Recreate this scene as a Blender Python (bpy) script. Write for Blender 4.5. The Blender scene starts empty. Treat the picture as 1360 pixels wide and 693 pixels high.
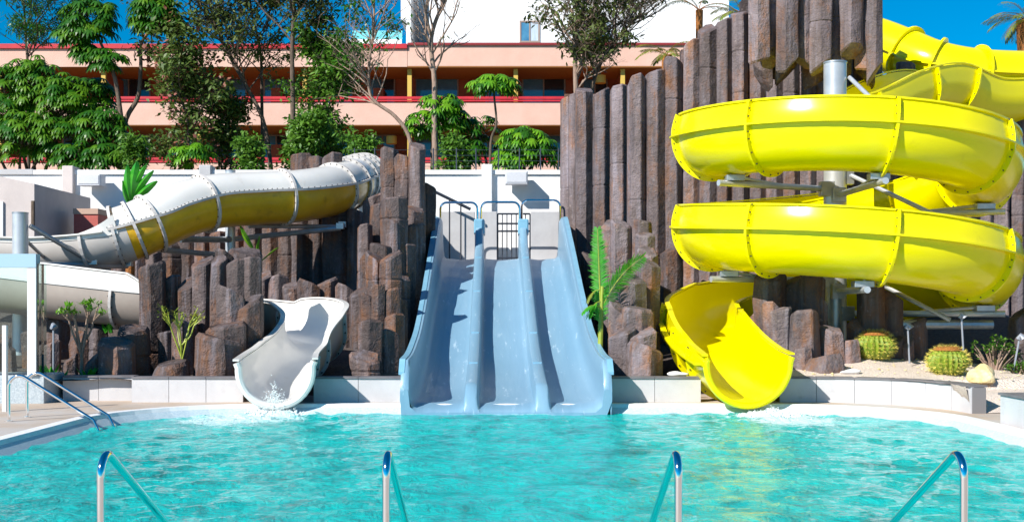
import bpy, bmesh, math, random
from mathutils import Vector, Matrix, noise
R = math.radians
random.seed(7)
SC = bpy.context.scene
COL = SC.collection
# ---------------------------------------------------------------- camera
F = 1600.0; HY = 405.0; EYE = 1.65          # focal length in photo pixels, horizon row, eye height
cam = bpy.data.cameras.new('camera'); camo = bpy.data.objects.new('camera', cam); COL.objects.link(camo)
camo.location = (0, 0, EYE); camo.rotation_euler = (R(90), 0, 0)
cam.sensor_width = 36; cam.lens = 36*F/1360; cam.shift_y = (HY-346.5)/1360
cam.clip_end = 2000; SC.camera = camo
# ---------------------------------------------------------------- light
LD = Vector((1.0, 1.0, -1.02)).normalized()  # direction the sunlight travels
sun = bpy.data.lights.new('sun', 'SUN'); suno = bpy.data.objects.new('sun', sun); COL.objects.link(suno)
sun.energy = 5.0; sun.angle = R(0.5); sun.color = (1.0, 0.95, 0.88)
suno.rotation_euler = LD.to_track_quat('-Z', 'Y').to_euler(); suno.location = (-20, -20, 30)
w = bpy.data.worlds.new('World'); SC.world = w; w.use_nodes = True
nt = w.node_tree; bg = nt.nodes['Background']
sky = nt.nodes.new('ShaderNodeTexSky'); sky.sky_type = 'NISHITA'; sky.sun_disc = False
sky.sun_elevation = math.asin(-LD.z); sky.sun_rotation = math.atan2(-LD.x, -LD.y)
sky.air_density = 1.0; sky.dust_density = 0.0; sky.ozone_density = 6.0; sky.altitude = 800
hs = nt.nodes.new('ShaderNodeHueSaturation'); hs.inputs['Saturation'].default_value = 1.75
hs.inputs['Hue'].default_value = 0.49; hs.inputs['Value'].default_value = 1.0
nt.links.new(sky.outputs[0], hs.inputs['Color']); nt.links.new(hs.outputs[0], bg.inputs[0])
bg.inputs[1].default_value = 0.088
SC.view_settings.view_transform = 'Standard'; SC.view_settings.look = 'None'
SC.view_settings.exposure = 0.5; SC.view_settings.gamma = 1.0
SC.render.engine = 'CYCLES'
SC.cycles.max_bounces = 7; SC.cycles.transparent_max_bounces = 10
SC.cycles.caustics_reflective = False; SC.cycles.caustics_refractive = False

# ---------------------------------------------------------------- materials
def mat(name, col, rough=.5, metal=0, var=None, vscale=3, bump=0, bscale=20, spec=.5, coat=0, leaf=False, stretch=None, var2=None, v2scale=1, v2lo=.55, v2hi=.7, trans=.3):
    m = bpy.data.materials.new(name); m.use_nodes = True; n = m.node_tree; N = n.nodes; L = n.links
    b = N['Principled BSDF']; b.inputs['Roughness'].default_value = rough; b.inputs['Metallic'].default_value = metal
    b.inputs['Specular IOR Level'].default_value = spec; b.inputs['Coat Weight'].default_value = coat
    b.inputs['Coat Roughness'].default_value = .05
    b.inputs['Base Color'].default_value = (*col, 1)
    tc = N.new('ShaderNodeTexCoord'); src = tc.outputs['Object']
    if stretch:
        mp = N.new('ShaderNodeMapping'); mp.inputs['Scale'].default_value = stretch; L.new(src, mp.inputs[0]); src = mp.outputs[0]
    out = None
    if var:
        t = N.new('ShaderNodeTexNoise'); t.inputs['Scale'].default_value = vscale; t.inputs['Detail'].default_value = 6; t.inputs['Roughness'].default_value = .65
        L.new(src, t.inputs['Vector'])
        r = N.new('ShaderNodeValToRGB'); r.color_ramp.elements[0].position = .35; r.color_ramp.elements[1].position = .65
        r.color_ramp.elements[0].color = (*col, 1); r.color_ramp.elements[1].color = (*var, 1)
        L.new(t.outputs[0], r.inputs[0]); out = r.outputs[0]
    if var2:
        t2 = N.new('ShaderNodeTexNoise'); t2.inputs['Scale'].default_value = v2scale; t2.inputs['Detail'].default_value = 8; t2.inputs['Roughness'].default_value = .7
        L.new(src, t2.inputs['Vector'])
        r2 = N.new('ShaderNodeMapRange'); r2.inputs[1].default_value = v2lo; r2.inputs[2].default_value = v2hi; L.new(t2.outputs[0], r2.inputs[0])
        mx = N.new('ShaderNodeMix'); mx.data_type = 'RGBA'; L.new(r2.outputs[0], mx.inputs[0])
        if out: L.new(out, mx.inputs[6])
        else: mx.inputs[6].default_value = (*col, 1)
        mx.inputs[7].default_value = (*var2, 1); out = mx.outputs[2]
    if out: L.new(out, b.inputs['Base Color'])
    if bump:
        t3 = N.new('ShaderNodeTexNoise'); t3.inputs['Scale'].default_value = bscale; t3.inputs['Detail'].default_value = 5
        L.new(src, t3.inputs['Vector'])
        bp = N.new('ShaderNodeBump'); bp.inputs['Strength'].default_value = bump; bp.inputs['Distance'].default_value = .05
        L.new(t3.outputs[0], bp.inputs['Height']); L.new(bp.outputs[0], b.inputs['Normal'])
    if leaf:
        tr = N.new('ShaderNodeBsdfTranslucent'); ms = N.new('ShaderNodeMixShader'); ms.inputs[0].default_value = trans
        if out: L.new(out, tr.inputs[0])
        else: tr.inputs[0].default_value = (*col, 1)
        L.new(b.outputs[0], ms.inputs[1]); L.new(tr.outputs[0], ms.inputs[2]); L.new(ms.outputs[0], N['Material Output'].inputs[0])
    return m
M = {}
def rockmat(name, a, b_, c, sc=1.0):
    m = bpy.data.materials.new(name); m.use_nodes = True; n = m.node_tree; N = n.nodes; L = n.links
    b = N['Principled BSDF']; b.inputs['Roughness'].default_value = .75; b.inputs['Specular IOR Level'].default_value = .35
    tc = N.new('ShaderNodeTexCoord'); oi = N.new('ShaderNodeObjectInfo')
    mp = N.new('ShaderNodeMapping'); mp.inputs['Scale'].default_value = (1, 1, .45); L.new(tc.outputs['Object'], mp.inputs[0])
    def noi(s, d, src, rr=.65):
        t = N.new('ShaderNodeTexNoise'); t.inputs['Scale'].default_value = s; t.inputs['Detail'].default_value = d; t.inputs['Roughness'].default_value = rr
        L.new(src, t.inputs['Vector']); return t.outputs[0]
    def rng(v, lo, hi, mx=1):
        r = N.new('ShaderNodeMapRange'); r.inputs[1].default_value = lo; r.inputs[2].default_value = hi; r.inputs[4].default_value = mx; L.new(v, r.inputs[0]); return r.outputs[0]
    def mix(f, x, y, mode='MIX'):
        k = N.new('ShaderNodeMix'); k.data_type = 'RGBA'; k.blend_type = mode
        if hasattr(f, 'links'): L.new(f, k.inputs[0])
        else: k.inputs[0].default_value = f
        for i, v in ((6, x), (7, y)):
            if hasattr(v, 'links'): L.new(v, k.inputs[i])
            else: k.inputs[i].default_value = (*v, 1)
        return k.outputs[2]
    n1 = rng(noi(1.3*sc, 7, mp.outputs[0]), .38, .62)
    n2 = rng(noi(2.1*sc, 8, mp.outputs[0], .75), .49, .66)
    n3 = rng(noi(9*sc, 5, tc.outputs['Object']), .60, .80)
    c0 = mix(n1, a, b_)
    c1 = mix(n2, c0, c)
    c2 = mix(n3, c1, (.33, .27, .25))
    mp3 = N.new('ShaderNodeMapping'); mp3.inputs['Scale'].default_value = (1, 1, .08); L.new(tc.outputs['Object'], mp3.inputs[0])
    st = noi(5.5, 5, mp3.outputs[0]); c2 = mix(rng(st, .52, .68, .55), c2, (.06, .05, .058)); c2 = mix(rng(st, .47, .33, .45), c2, (.27, .25, .29))
    hv = N.new('ShaderNodeHueSaturation'); L.new(c2, hv.inputs['Color'])
    vr = N.new('ShaderNodeMapRange'); vr.inputs[3].default_value = .75; vr.inputs[4].default_value = 1.25; L.new(oi.outputs['Random'], vr.inputs[0]); L.new(vr.outputs[0], hv.inputs['Value'])
    L.new(hv.outputs[0], b.inputs['Base Color'])
    h1 = noi(3.5, 5, tc.outputs['Object']); h2 = noi(28, 4, tc.outputs['Object'])
    bp = N.new('ShaderNodeBump'); bp.inputs['Strength'].default_value = .7; bp.inputs['Distance'].default_value = .12; L.new(h1, bp.inputs['Height'])
    bp2 = N.new('ShaderNodeBump'); bp2.inputs['Strength'].default_value = .4; bp2.inputs['Distance'].default_value = .02; L.new(h2, bp2.inputs['Height']); L.new(bp.outputs[0], bp2.inputs['Normal'])
    L.new(bp2.outputs[0], b.inputs['Normal'])
    return m
M['rock'] = rockmat('basalt', (.06, .044, .041), (.145, .11, .105), (.21, .09, .038))
M['rockpurple'] = rockmat('basalt_purple', (.105, .08, .075), (.21, .170, .178), (.25, .115, .055))
M['yellow'] = mat('yellow_gelcoat', (.90, .81, .0), .2, var=(.85, .75, .0), vscale=.6, coat=.0, var2=(.68, .58, .01), v2scale=1.6, v2lo=.62, v2hi=.85, spec=.4, bump=.02, bscale=3)
M['yellowf'] = mat('yellow_flange', (.80, .72, .0), .4)
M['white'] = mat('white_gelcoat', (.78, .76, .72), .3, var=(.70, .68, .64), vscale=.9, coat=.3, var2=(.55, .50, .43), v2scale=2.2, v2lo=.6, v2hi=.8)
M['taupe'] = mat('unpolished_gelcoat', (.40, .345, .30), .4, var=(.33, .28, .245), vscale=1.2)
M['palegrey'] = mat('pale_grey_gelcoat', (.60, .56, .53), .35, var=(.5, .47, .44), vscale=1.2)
M['whitef'] = mat('white_flange', (.62, .59, .56), .5, var=(.5, .47, .45), vscale=6)
M['amber'] = mat('amber_fibreglass', (.80, .46, .01), .3, var=(.62, .34, .008), vscale=1.6, coat=.2, var2=(.42, .22, .01), v2scale=2.5, v2lo=.55, v2hi=.75)
M['blue'] = mat('pale_blue_gelcoat', (.17, .32, .44), .4, var=(.215, .37, .49), vscale=1.2, coat=.08, bump=.12, bscale=9, stretch=(1, .16, .3), var2=(.50, .64, .74), v2scale=10, v2lo=.60, v2hi=.74)
M['bluef'] = mat('blue_edge', (.22, .44, .58), .35, var=(.17, .38, .52), vscale=4)
M['bolt'] = mat('bolt_dark', (.06, .055, .05), .5, metal=.6)
M['grass'] = mat('blade_green', (.10, .30, .02), .5, leaf=True)
M['galv'] = mat('galvanised_steel', (.50, .52, .54), .38, metal=.7, var=(.36, .38, .40), vscale=5)
M['pole'] = mat('pole_steel', (.62, .64, .66), .35, metal=.45, var=(.48, .50, .53), vscale=3, var2=(.3, .26, .22), v2scale=5, v2lo=.66, v2hi=.8)
M['darksteel'] = mat('dark_steel', (.05, .06, .08), .4, metal=.5)
M['chrome'] = mat('polished_steel', (.80, .80, .80), .08, metal=1.0, bump=.02, bscale=8)
M['conc'] = mat('white_render', (.84, .84, .83), .8, var=(.76, .76, .76), vscale=1.5, bump=.1, bscale=40, var2=(.62, .60, .58), v2scale=3, v2lo=.66, v2hi=.85)
M['greyw'] = mat('grey_render', (.50, .50, .51), .8, var=(.42, .42, .43), vscale=1.5)
M['cream'] = mat('cream_render', (.62, .55, .52), .85, var=(.52, .46, .44), vscale=1.1, bump=.15, bscale=30)
M['tile'] = mat('stone_tile', (.60, .59, .60), .55, var=(.50, .49, .50), vscale=1.2, bump=.1, bscale=60, var2=(.42, .40, .39), v2scale=2.5, v2lo=.58, v2hi=.75)
M['mosaic'] = mat('speckled_tile', (.30, .36, .40), .4, var=(.55, .60, .62), vscale=45)
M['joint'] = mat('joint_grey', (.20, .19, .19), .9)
M['cope'] = mat('slate_coping', (.19, .18, .19), .6, var=(.13, .12, .13), vscale=3)
M['ring'] = mat('white_pool_edge', (.84, .84, .84), .5, var=(.74, .75, .76), vscale=6, bump=.1, bscale=30)
M['gutter'] = mat('overflow_gutter', (.42, .55, .62), .4, var=(.60, .68, .72), vscale=30)
M['deck'] = mat('sandstone_deck', (.44, .34, .25), .75, var=(.56, .45, .36), vscale=.8, bump=.2, bscale=50, var2=(.50, .47, .44), v2scale=.5, v2lo=.45, v2hi=.6)
M['pooltile'] = mat('pool_floor', (.05, .55, .55), .5)
M['sand'] = mat('pale_gravel', (.80, .69, .60), .95, var=(.66, .55, .47), vscale=28, bump=.8, bscale=45, var2=(.70, .60, .52), v2scale=14)
M['soil'] = mat('dark_gravel', (.06, .045, .04), .95, var=(.13, .10, .085), vscale=18, bump=.8, bscale=35, var2=(.34, .27, .22), v2scale=30, v2lo=.62, v2hi=.68)
M['earth'] = mat('terrace_earth', (.16, .12, .08), .95, var=(.08, .10, .04), vscale=2)
M['pink'] = mat('pink_render', (.74, .48, .385), .85, var=(.68, .42, .33), vscale=.7, bump=.2, bscale=14)
M['red'] = mat('red_paint', (.62, .02, .03), .5, var=(.48, .015, .03), vscale=2)
M['dred'] = mat('dark_red_paint', (.26, .02, .025), .6)
M['orange'] = mat('orange_render', (.42, .10, .04), .8, var=(.34, .08, .03), vscale=1)
M['soffit'] = mat('soffit_ochre', (.40, .16, .04), .8)
M['yelcol'] = mat('yellow_column', (.62, .42, .08), .7)
M['glassdark'] = mat('dark_glass', (.02, .03, .04), .06, spec=.8)
M['glassblue'] = mat('blue_reflecting_glass', (.10, .28, .42), .06, spec=.9, var=(.05, .16, .28), vscale=.8)
M['frame'] = mat('window_frame', (.30, .22, .18), .5)
M['wframe'] = mat('white_frame', (.7, .7, .7), .5)
M['curtain'] = mat('curtain', (.55, .62, .68), .8, var=(.30, .40, .50), vscale=6, stretch=(6, 6, .2))
M['terra'] = mat('red_planter', (.50, .12, .10), .8, var=(.42, .10, .08), vscale=20)
M['beige'] = mat('beige_band', (.50, .34, .26), .8)
M['leafU'] = mat('umbrella_leaf', (.035, .15, .004), .45, var=(.13, .28, .008), vscale=5, leaf=True)
M['leafUd'] = mat('umbrella_leaf_dark', (.014, .09, .006), .36, var=(.05, .18, .01), vscale=5, leaf=True)
M['leafL'] = mat('light_leaf', (.07, .28, .008), .42, var=(.20, .42, .015), vscale=4, leaf=True)
M['leafO'] = mat('olive_leaf', (.06, .10, .02), .5, var=(.16, .20, .045), vscale=4, leaf=True)
M['leafG'] = mat('mid_green_leaf', (.05, .16, .015), .45, var=(.15, .30, .03), vscale=3, leaf=True)
M['leafB'] = mat('bougainvillea_leaf', (.06, .12, .02), .5, var=(.13, .19, .03), vscale=4, leaf=True)
M['flower'] = mat('bougainvillea_bract', (.30, .08, .07), .6, var=(.38, .17, .10), vscale=6, leaf=True)
M['leafP'] = mat('palm_leaf', (.03, .30, .02), .38, var=(.10, .45, .03), vscale=4, leaf=True)
M['leafY'] = mat('dry_palm_leaf', (.30, .26, .03), .5, var=(.16, .26, .03), vscale=4, leaf=True)
M['stemY'] = mat('yellow_green_stem', (.38, .42, .05), .5, var=(.26, .34, .04), vscale=9)
M['bark'] = mat('grey_bark', (.07, .05, .035), .9, var=(.15, .11, .08), vscale=7, bump=.5, bscale=25, stretch=(1, 1, .3))
M['barkp'] = mat('pale_bark', (.24, .16, .12), .9, var=(.36, .26, .20), vscale=7, bump=.5, bscale=25, stretch=(1, 1, .3))
M['barkr'] = mat('orange_trunk', (.42, .15, .03), .9, var=(.20, .09, .03), vscale=12, bump=.7, bscale=20)
M['cactus'] = mat('cactus_green', (.26, .34, .02), .6, var=(.16, .24, .02), vscale=6)
M['spine'] = mat('cactus_spine', (.62, .52, .10), .6)
M['cactop'] = mat('cactus_crown', (.34, .10, .02), .8, var=(.50, .22, .04), vscale=40, bump=.8, bscale=60)
M['ystone'] = mat('yellow_stone', (.72, .52, .20), .9, var=(.80, .68, .42), vscale=6, bump=.9, bscale=9)
M['lampm'] = mat('grey_lamp', (.35, .37, .42), .4, metal=.3)
M['speaker'] = mat('speaker_grey', (.62, .63, .66), .6, var=(.55, .56, .60), vscale=30)
M['black'] = mat('void_dark', (.012, .011, .012), .9)
M['foam'] = mat('water_foam', (.88, .95, .95), .35, bump=.5, bscale=30)
M['bluepanel_shade'] = mat('pale_blue_panel_and_shade', (.36, .52, .62), .25)  # screen header's own blue; also painted shade on the white building's recess
def glassmat():
    m = bpy.data.materials.new('clear_glass'); m.use_nodes = True; N = m.node_tree.nodes; L = m.node_tree.links
    for x in list(N):
        if x.type == 'BSDF_PRINCIPLED': N.remove(x)
    t = N.new('ShaderNodeBsdfTransparent'); t.inputs[0].default_value = (.86, .95, .93, 1)
    g = N.new('ShaderNodeBsdfGlossy'); g.inputs['Roughness'].default_value = .02
    fr = N.new('ShaderNodeFresnel'); fr.inputs[0].default_value = 1.5
    mx = N.new('ShaderNodeMixShader'); L.new(fr.outputs[0], mx.inputs[0]); L.new(t.outputs[0], mx.inputs[1]); L.new(g.outputs[0], mx.inputs[2])
    L.new(mx.outputs[0], N['Material Output'].inputs[0]); return m
M['glass'] = glassmat()
M['aquaglass'] = mat('aqua_glass', (.20, .62, .66), .1, spec=.8)

# ---------------------------------------------------------------- helpers
WORLD = {}
def W(px, py, Y): return Vector(((px-680)/F*Y, Y, EYE+(HY-py)/F*Y))
def XX(px, Y): return (px-680)/F*Y
def ZZ(py, Y): return EYE+(HY-py)/F*Y
def prop(o, label=None, cat=None, group=None, kind=None):
    if label: o['label'] = label
    if cat: o['category'] = cat
    if group: o['group'] = group
    if kind: o['kind'] = kind
    return o
def thing(name, loc, label, cat, group=None):
    o = bpy.data.objects.new(name, None); COL.objects.link(o); o.location = loc; o.empty_display_size = .2
    WORLD[o.name] = Vector(loc); return prop(o, label, cat, group)
class MB:
    def __init__(s): s.v = []; s.f = []; s.sm = []
    def add(s, vs, fs, smooth=False):
        k = len(s.v); s.v += [tuple(x) for x in vs]; s.f += [tuple(i+k for i in f) for f in fs]; s.sm += [smooth]*len(fs); return s
    def box(s, x0, x1, y0, y1, z0, z1, b=0):
        if b:
            xs = (x0, x1); vs = []
            d = [(x0+b, y0), (x1-b, y0), (x1, y0+b), (x1, y1-b), (x1-b, y1), (x0+b, y1), (x0, y1-b), (x0, y0+b)]
            d2 = [(x0+b, y0+b), (x1-b, y0+b), (x1-b, y0+b), (x1-b, y1-b), (x1-b, y1-b), (x0+b, y1-b), (x0+b, y1-b), (x0+b, y0+b)]
            vs = [(x, y, z0) for x, y in d]+[(x, y, z1-b) for x, y in d]+[(x, y, z1) for x, y in d2]
            fs = [tuple(range(7, -1, -1)), tuple(range(16, 24))]
            for r in (0, 8):
                for i in range(8): j = (i+1) % 8; fs.append((r+i, r+j, r+8+j, r+8+i))
            return s.add(vs, fs)
        vs = [(x, y, z) for z in (z0, z1) for x, y in ((x0, y0), (x1, y0), (x1, y1), (x0, y1))]
        return s.add(vs, [(3, 2, 1, 0), (4, 5, 6, 7), (0, 1, 5, 4), (1, 2, 6, 5), (2, 3, 7, 6), (3, 0, 4, 7)])
    def tube(s, pts, rad, n=10, cap=True):
        pts = [Vector(p) for p in pts]; N_ = len(pts)
        if not hasattr(rad, '__len__'): rad = [rad]*N_
        vs = []; fs = []; prev = None
        for i, p in enumerate(pts):
            t = (pts[min(i+1, N_-1)]-pts[max(i-1, 0)])
            t = t.normalized() if t.length > 1e-9 else Vector((0, 0, 1))
            if prev is None: u = t.orthogonal().normalized()
            else:
                u = prev-t*prev.dot(t); u = u.normalized() if u.length > 1e-6 else t.orthogonal().normalized()
            prev = u; v = t.cross(u)
            for k in range(n):
                a = 2*math.pi*k/n; vs.append(p+(u*math.cos(a)+v*math.sin(a))*rad[i])
        for i in range(N_-1):
            for k in range(n):
                k2 = (k+1) % n; fs.append((i*n+k, i*n+k2, (i+1)*n+k2, (i+1)*n+k))
        s.add(vs, fs, True)
        if cap:
            k = len(s.v)-len(vs); s.f += [tuple(k+i for i in range(n-1, -1, -1)), tuple(k+(N_-1)*n+i for i in range(n))]; s.sm += [False, False]
        return s
    def loft(s, rings, closed=True, caps=True, smooth=True):
        n = len(rings[0]); vs = [p for r in rings for p in r]; fs = []
        for i in range(len(rings)-1):
            for k in range(n if closed else n-1):
                k2 = (k+1) % n; fs.append((i*n+k, i*n+k2, (i+1)*n+k2, (i+1)*n+k))
        if caps and closed: fs += [tuple(range(n-1, -1, -1)), tuple(range((len(rings)-1)*n, len(rings)*n))]
        return s.add(vs, fs, smooth)
    def build(s, name, m, parent=None, loc=None, sharp=35, label=None, cat=None, group=None, kind=None):
        me = bpy.data.meshes.new(name)
        org = WORLD[parent.name] if parent else Vector(loc if loc is not None else (0, 0, 0))
        me.from_pydata([(x[0]-org[0], x[1]-org[1], x[2]-org[2]) for x in s.v], [], s.f)
        me.polygons.foreach_set('use_smooth', s.sm); me.materials.append(m); me.update()
        if sharp and any(s.sm): me.set_sharp_from_angle(angle=R(sharp))
        o = bpy.data.objects.new(name, me); COL.objects.link(o)
        if parent: o.parent = parent
        else: o.location = org
        WORLD[o.name] = org
        return prop(o, label, cat, group, kind)
def crom(P, n=8):
    P = [Vector(p) for p in P]; out = []
    Q = [P[0]*2-P[1]]+P+[P[-1]*2-P[-2]]
    for i in range(1, len(Q)-2):
        for k in range(n):
            t = k/n; a, b, c, d = Q[i-1], Q[i], Q[i+1], Q[i+2]
            out.append(.5*((2*b)+(c-a)*t+(2*a-5*b+4*c-d)*t*t+(3*b-a-3*c+d)*t**3))
    out.append(P[-1]); return out
def frames(path):
    fr = []
    for i, p in enumerate(path):
        t = (path[min(i+1, len(path)-1)]-path[max(i-1, 0)]).normalized()
        r = t.cross(Vector((0, 0, 1))).normalized(); u = r.cross(t); fr.append((p, t, r, u))
    return fr
def offs(prof, d):
    out = []
    for i, (x, y) in enumerate(prof):
        a = prof[max(i-1, 0)]; b = prof[min(i+1, len(prof)-1)]
        tx, ty = b[0]-a[0], b[1]-a[1]; l = math.hypot(tx, ty) or 1
        out.append((x+ty/l*d, y-tx/l*d))
    return out
def put(fr, q): p, t, r, u = fr; return p+r*q[0]+u*q[1]
def sweep_shell(mb, fr, profs, th=.05):
    """profs[i]: open polyline ordered left lip -> bottom -> right lip; outer side is offs(+d)"""
    rings = []
    for f, pr in zip(fr, profs):
        o = offs(pr, th)
        rings.append([put(f, q) for q in o]+[put(f, q) for q in reversed(pr)])
    mb.loft(rings); return mb
def twotone(o, m, npro, nring):
    o.data.materials.append(m)
    for j, p in enumerate(o.data.polygons):
        if len(p.vertices) == 4 and (j % nring) < npro-1: p.material_index = 1
def ring_at(mb, fr, profs, i, h=.07, wd=.035, th=.05):
    p, t, r, u = fr[i]
    a = offs(profs[i], th-.01); b = offs(profs[i], th+h)
    rings = []
    for s_ in (-wd, wd):
        f = (p+t*s_, t, r, u); rings.append([put(f, q) for q in b]+[put(f, q) for q in reversed(a)])
    mb.loft(rings, smooth=False); return mb
def bolts_at(mb, fr, profs, i, h=.07, wd=.035, th=.05, step=1, rad=.014):
    p, t, r, u = fr[i]; a = offs(profs[i], th+h*.55)
    L = 0; pts = []
    acc = 0
    for k in range(1, len(a)):
        d = math.dist(a[k], a[k-1]); acc += d
        if acc > .12*step: pts.append(a[k]); acc = 0
    for q in pts:
        c = put((p, t, r, u), q)
        for sg in (-1, 1):
            mb.tube([c+t*sg*wd*.9, c+t*sg*(wd+.018)], rad, 6)
def flange(mb, fr, qs, wd=.10, th=.03, out=None):
    """strip running along path at section point qs[i]=(u,v), extends outwards du"""
    rings = []
    for f, (q, d) in zip(fr, qs):
        nx, ny = d; px, py = -ny, nx
        rings.append([put(f, (q[0]+px*th/2, q[1]+py*th/2)), put(f, (q[0]+nx*wd+px*th/2, q[1]+ny*wd+py*th/2)), put(f, (q[0]+nx*wd-px*th/2, q[1]+ny*wd-py*th/2)), put(f, (q[0]-px*th/2, q[1]-py*th/2))])
    mb.loft(rings, smooth=True); return mb
def arc(r, a0, a1, n): return [(r*math.cos(R(a0+(a1-a0)*k/n)), r*math.sin(R(a0+(a1-a0)*k/n))) for k in range(n+1)]

# ================================================================ STRUCTURE
# ---- pool outline (rounded rectangle)
PX0, PX1, PY0, PY1, PR = -5.72, 6.05, 6.62, 18.45, 2.3
def rim(off, n=12):
    x0, x1, y0, y1, r = PX0-off, PX1+off, PY0-off, PY1+off, PR+off
    pts = []
    for cx, cy, a in ((x1-r, y0+r, -90), (x1-r, y1-r, 0), (x0+r, y1-r, 90), (x0+r, y0+r, 180)):
        for k in range(n+1): t = R(a+90*k/n); pts.append(Vector((cx+r*math.cos(t), cy+r*math.sin(t), 0)))
    return pts
def ringsheet(rs, zs, name, m, kind='structure', smooth=False):
    mb = MB(); rings = [[(p.x, p.y, z) for p in r] for r, z in zip(rs, zs)]
    mb.loft(rings, closed=True, caps=False, smooth=smooth); return mb.build(name, m, kind=kind)
c0 = Vector((0, 12, 0))
far_ = [Vector(((p-c0).normalized().x*500, (p-c0).normalized().y*500+12, 0)) for p in rim(.2)]
ringsheet([rim(.2), rim(3), far_], [.12, .12, .12], 'ground', M['deck'])
ringsheet([rim(.0), rim(.035), rim(.2), rim(.203)], [.085, .135, .135, .118], 'pool_edge', M['ring'])
ringsheet([rim(-.16), rim(-.001)], [-.03, .085], 'overflow_gutter', M['gutter'])
ringsheet([rim(-.17), rim(-.16)], [-1.3, -.03], 'pool_basin', M['pooltile'])
MB().add([(-8, 4, -1.3), (9, 4, -1.3), (9, 21, -1.3), (-8, 21, -1.3)], [(0, 1, 2, 3)]).build('pool_floor', M['pooltile'], kind='structure')
# ---- water
def water():
    m = bpy.data.materials.new('pool_water'); m.use_nodes = True; N = m.node_tree.nodes; L = m.node_tree.links
    b = N['Principled BSDF']; b.inputs['Roughness'].default_value = .04; b.inputs['IOR'].default_value = 1.19; b.inputs['Specular IOR Level'].default_value = .5
    tc = N.new('ShaderNodeTexCoord')
    def noi(s, d, sc=(1, 1, 1), r=.6, dist=0):
        mp = N.new('ShaderNodeMapping'); mp.inputs['Scale'].default_value = sc; L.new(tc.outputs['Object'], mp.inputs[0])
        t = N.new('ShaderNodeTexNoise'); t.inputs['Scale'].default_value = s; t.inputs['Detail'].default_value = d; t.inputs['Roughness'].default_value = r; t.inputs['Distortion'].default_value = dist
        L.new(mp.outputs[0], t.inputs['Vector']); return t.outputs[0]
    def math_(op, a, c=None, cl=False):
        k = N.new('ShaderNodeMath'); k.operation = op; k.use_clamp = cl
        for i, v in enumerate((a, c)):
            if v is None: continue
            if hasattr(v, 'links'): L.new(v, k.inputs[i])
            else: k.inputs[i].default_value = v
        return k.outputs[0]
    r = N.new('ShaderNodeValToRGB'); e = r.color_ramp.elements
    e[0].position = .33; e[0].color = (0, .17, .175, 1); e[1].position = .66; e[1].color = (.0, .57, .525, 1)
    x = e.new(.47); x.color = (0, .44, .42, 1)
    L.new(noi(1.1, 10, (1.1, 1, 1), .75, .8), r.inputs[0])
    # foam: distance to the splash centres, broken up by noise
    sx = N.new('ShaderNodeSeparateXYZ'); L.new(tc.outputs['Object'], sx.inputs[0])
    tot = None
    for (cx, cy, rx, ry, amt) in ((-3.9, 17.7, 1.5, 1.4, 1.0), (-3.45, 18.2, .55, .5, 1.6), (3.95, 17.5, 1.15, 1.5, 1.0), (3.8, 18.0, .5, .5, 1.6), (-.1, 18.25, 1.7, .25, .9), (4.6, 15.9, 1.6, 1.6, .35), (-4.4, 16.0, 1.9, 1.5, .4)):
        dx = math_('DIVIDE', math_('SUBTRACT', sx.outputs[0], cx), rx); dy = math_('DIVIDE', math_('SUBTRACT', sx.outputs[1], cy), ry)
        d2 = math_('ADD', math_('MULTIPLY', dx, dx), math_('MULTIPLY', dy, dy))
        g = math_('MULTIPLY', math_('SUBTRACT', 1.0, math_('SQRT', d2), True), amt)
        tot = g if tot is None else math_('ADD', tot, g)
    nf = noi(3.6, 10, (1, 1.1, 1), .75, 1.2)
    fm = N.new('ShaderNodeMapRange'); fm.inputs[1].default_value = .68; fm.inputs[2].default_value = .82
    L.new(math_('ADD', nf, math_('MULTIPLY', tot, .52)), fm.inputs[0])
    mx = N.new('ShaderNodeMix'); mx.data_type = 'RGBA'; L.new(fm.outputs[0], mx.inputs[0]); L.new(r.outputs[0], mx.inputs[6]); mx.inputs[7].default_value = (.62, .86, .86, 1)
    L.new(mx.outputs[2], b.inputs['Base Color'])
    rg = N.new('ShaderNodeMapRange'); rg.inputs[3].default_value = .04; rg.inputs[4].default_value = .4; L.new(fm.outputs[0], rg.inputs[0]); L.new(rg.outputs[0], b.inputs['Roughness'])
    b1 = N.new('ShaderNodeBump'); b1.inputs['Strength'].default_value = .85; b1.inputs['Distance'].default_value = .10; L.new(noi(4.5, 6, (1.35, .95, 1), .65, .4), b1.inputs['Height'])
    b2 = N.new('ShaderNodeBump'); b2.inputs['Strength'].default_value = .6; b2.inputs['Distance'].default_value = .025; L.new(noi(18, 4, (1.3, 1, 1)), b2.inputs['Height']); L.new(b1.outputs[0], b2.inputs['Normal'])
    L.new(b2.outputs[0], b.inputs['Normal'])
    return m
mb = MB(); nx, ny = 230, 230; vs = []
for j in range(ny+1):
    for i in range(nx+1):
        x = PX0-.1+(PX1-PX0+.2)*i/nx; y = PY0-.1+(PY1-PY0+.2)*j/ny
        z = .022*noise.noise((x*2.1, y*1.9, 0))+.014*noise.noise((x*5.5, y*4.5, 3))
        for cx, cy in ((-3.5, 18.1), (3.8, 17.9)):
            d = math.hypot(x-cx, (y-cy)*1.2)
            if d < 1.6: z += (1.6-d)/1.6*(.03*math.sin(d*14)+.05*noise.noise((x*8, y*8, 9)))
        vs.append((x, y, z))
fs = [(j*(nx+1)+i, j*(nx+1)+i+1, (j+1)*(nx+1)+i+1, (j+1)*(nx+1)+i) for j in range(ny) for i in range(nx)]
mb.add(vs, fs, True).build('pool_water', water(), sharp=None, kind='structure')

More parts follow.
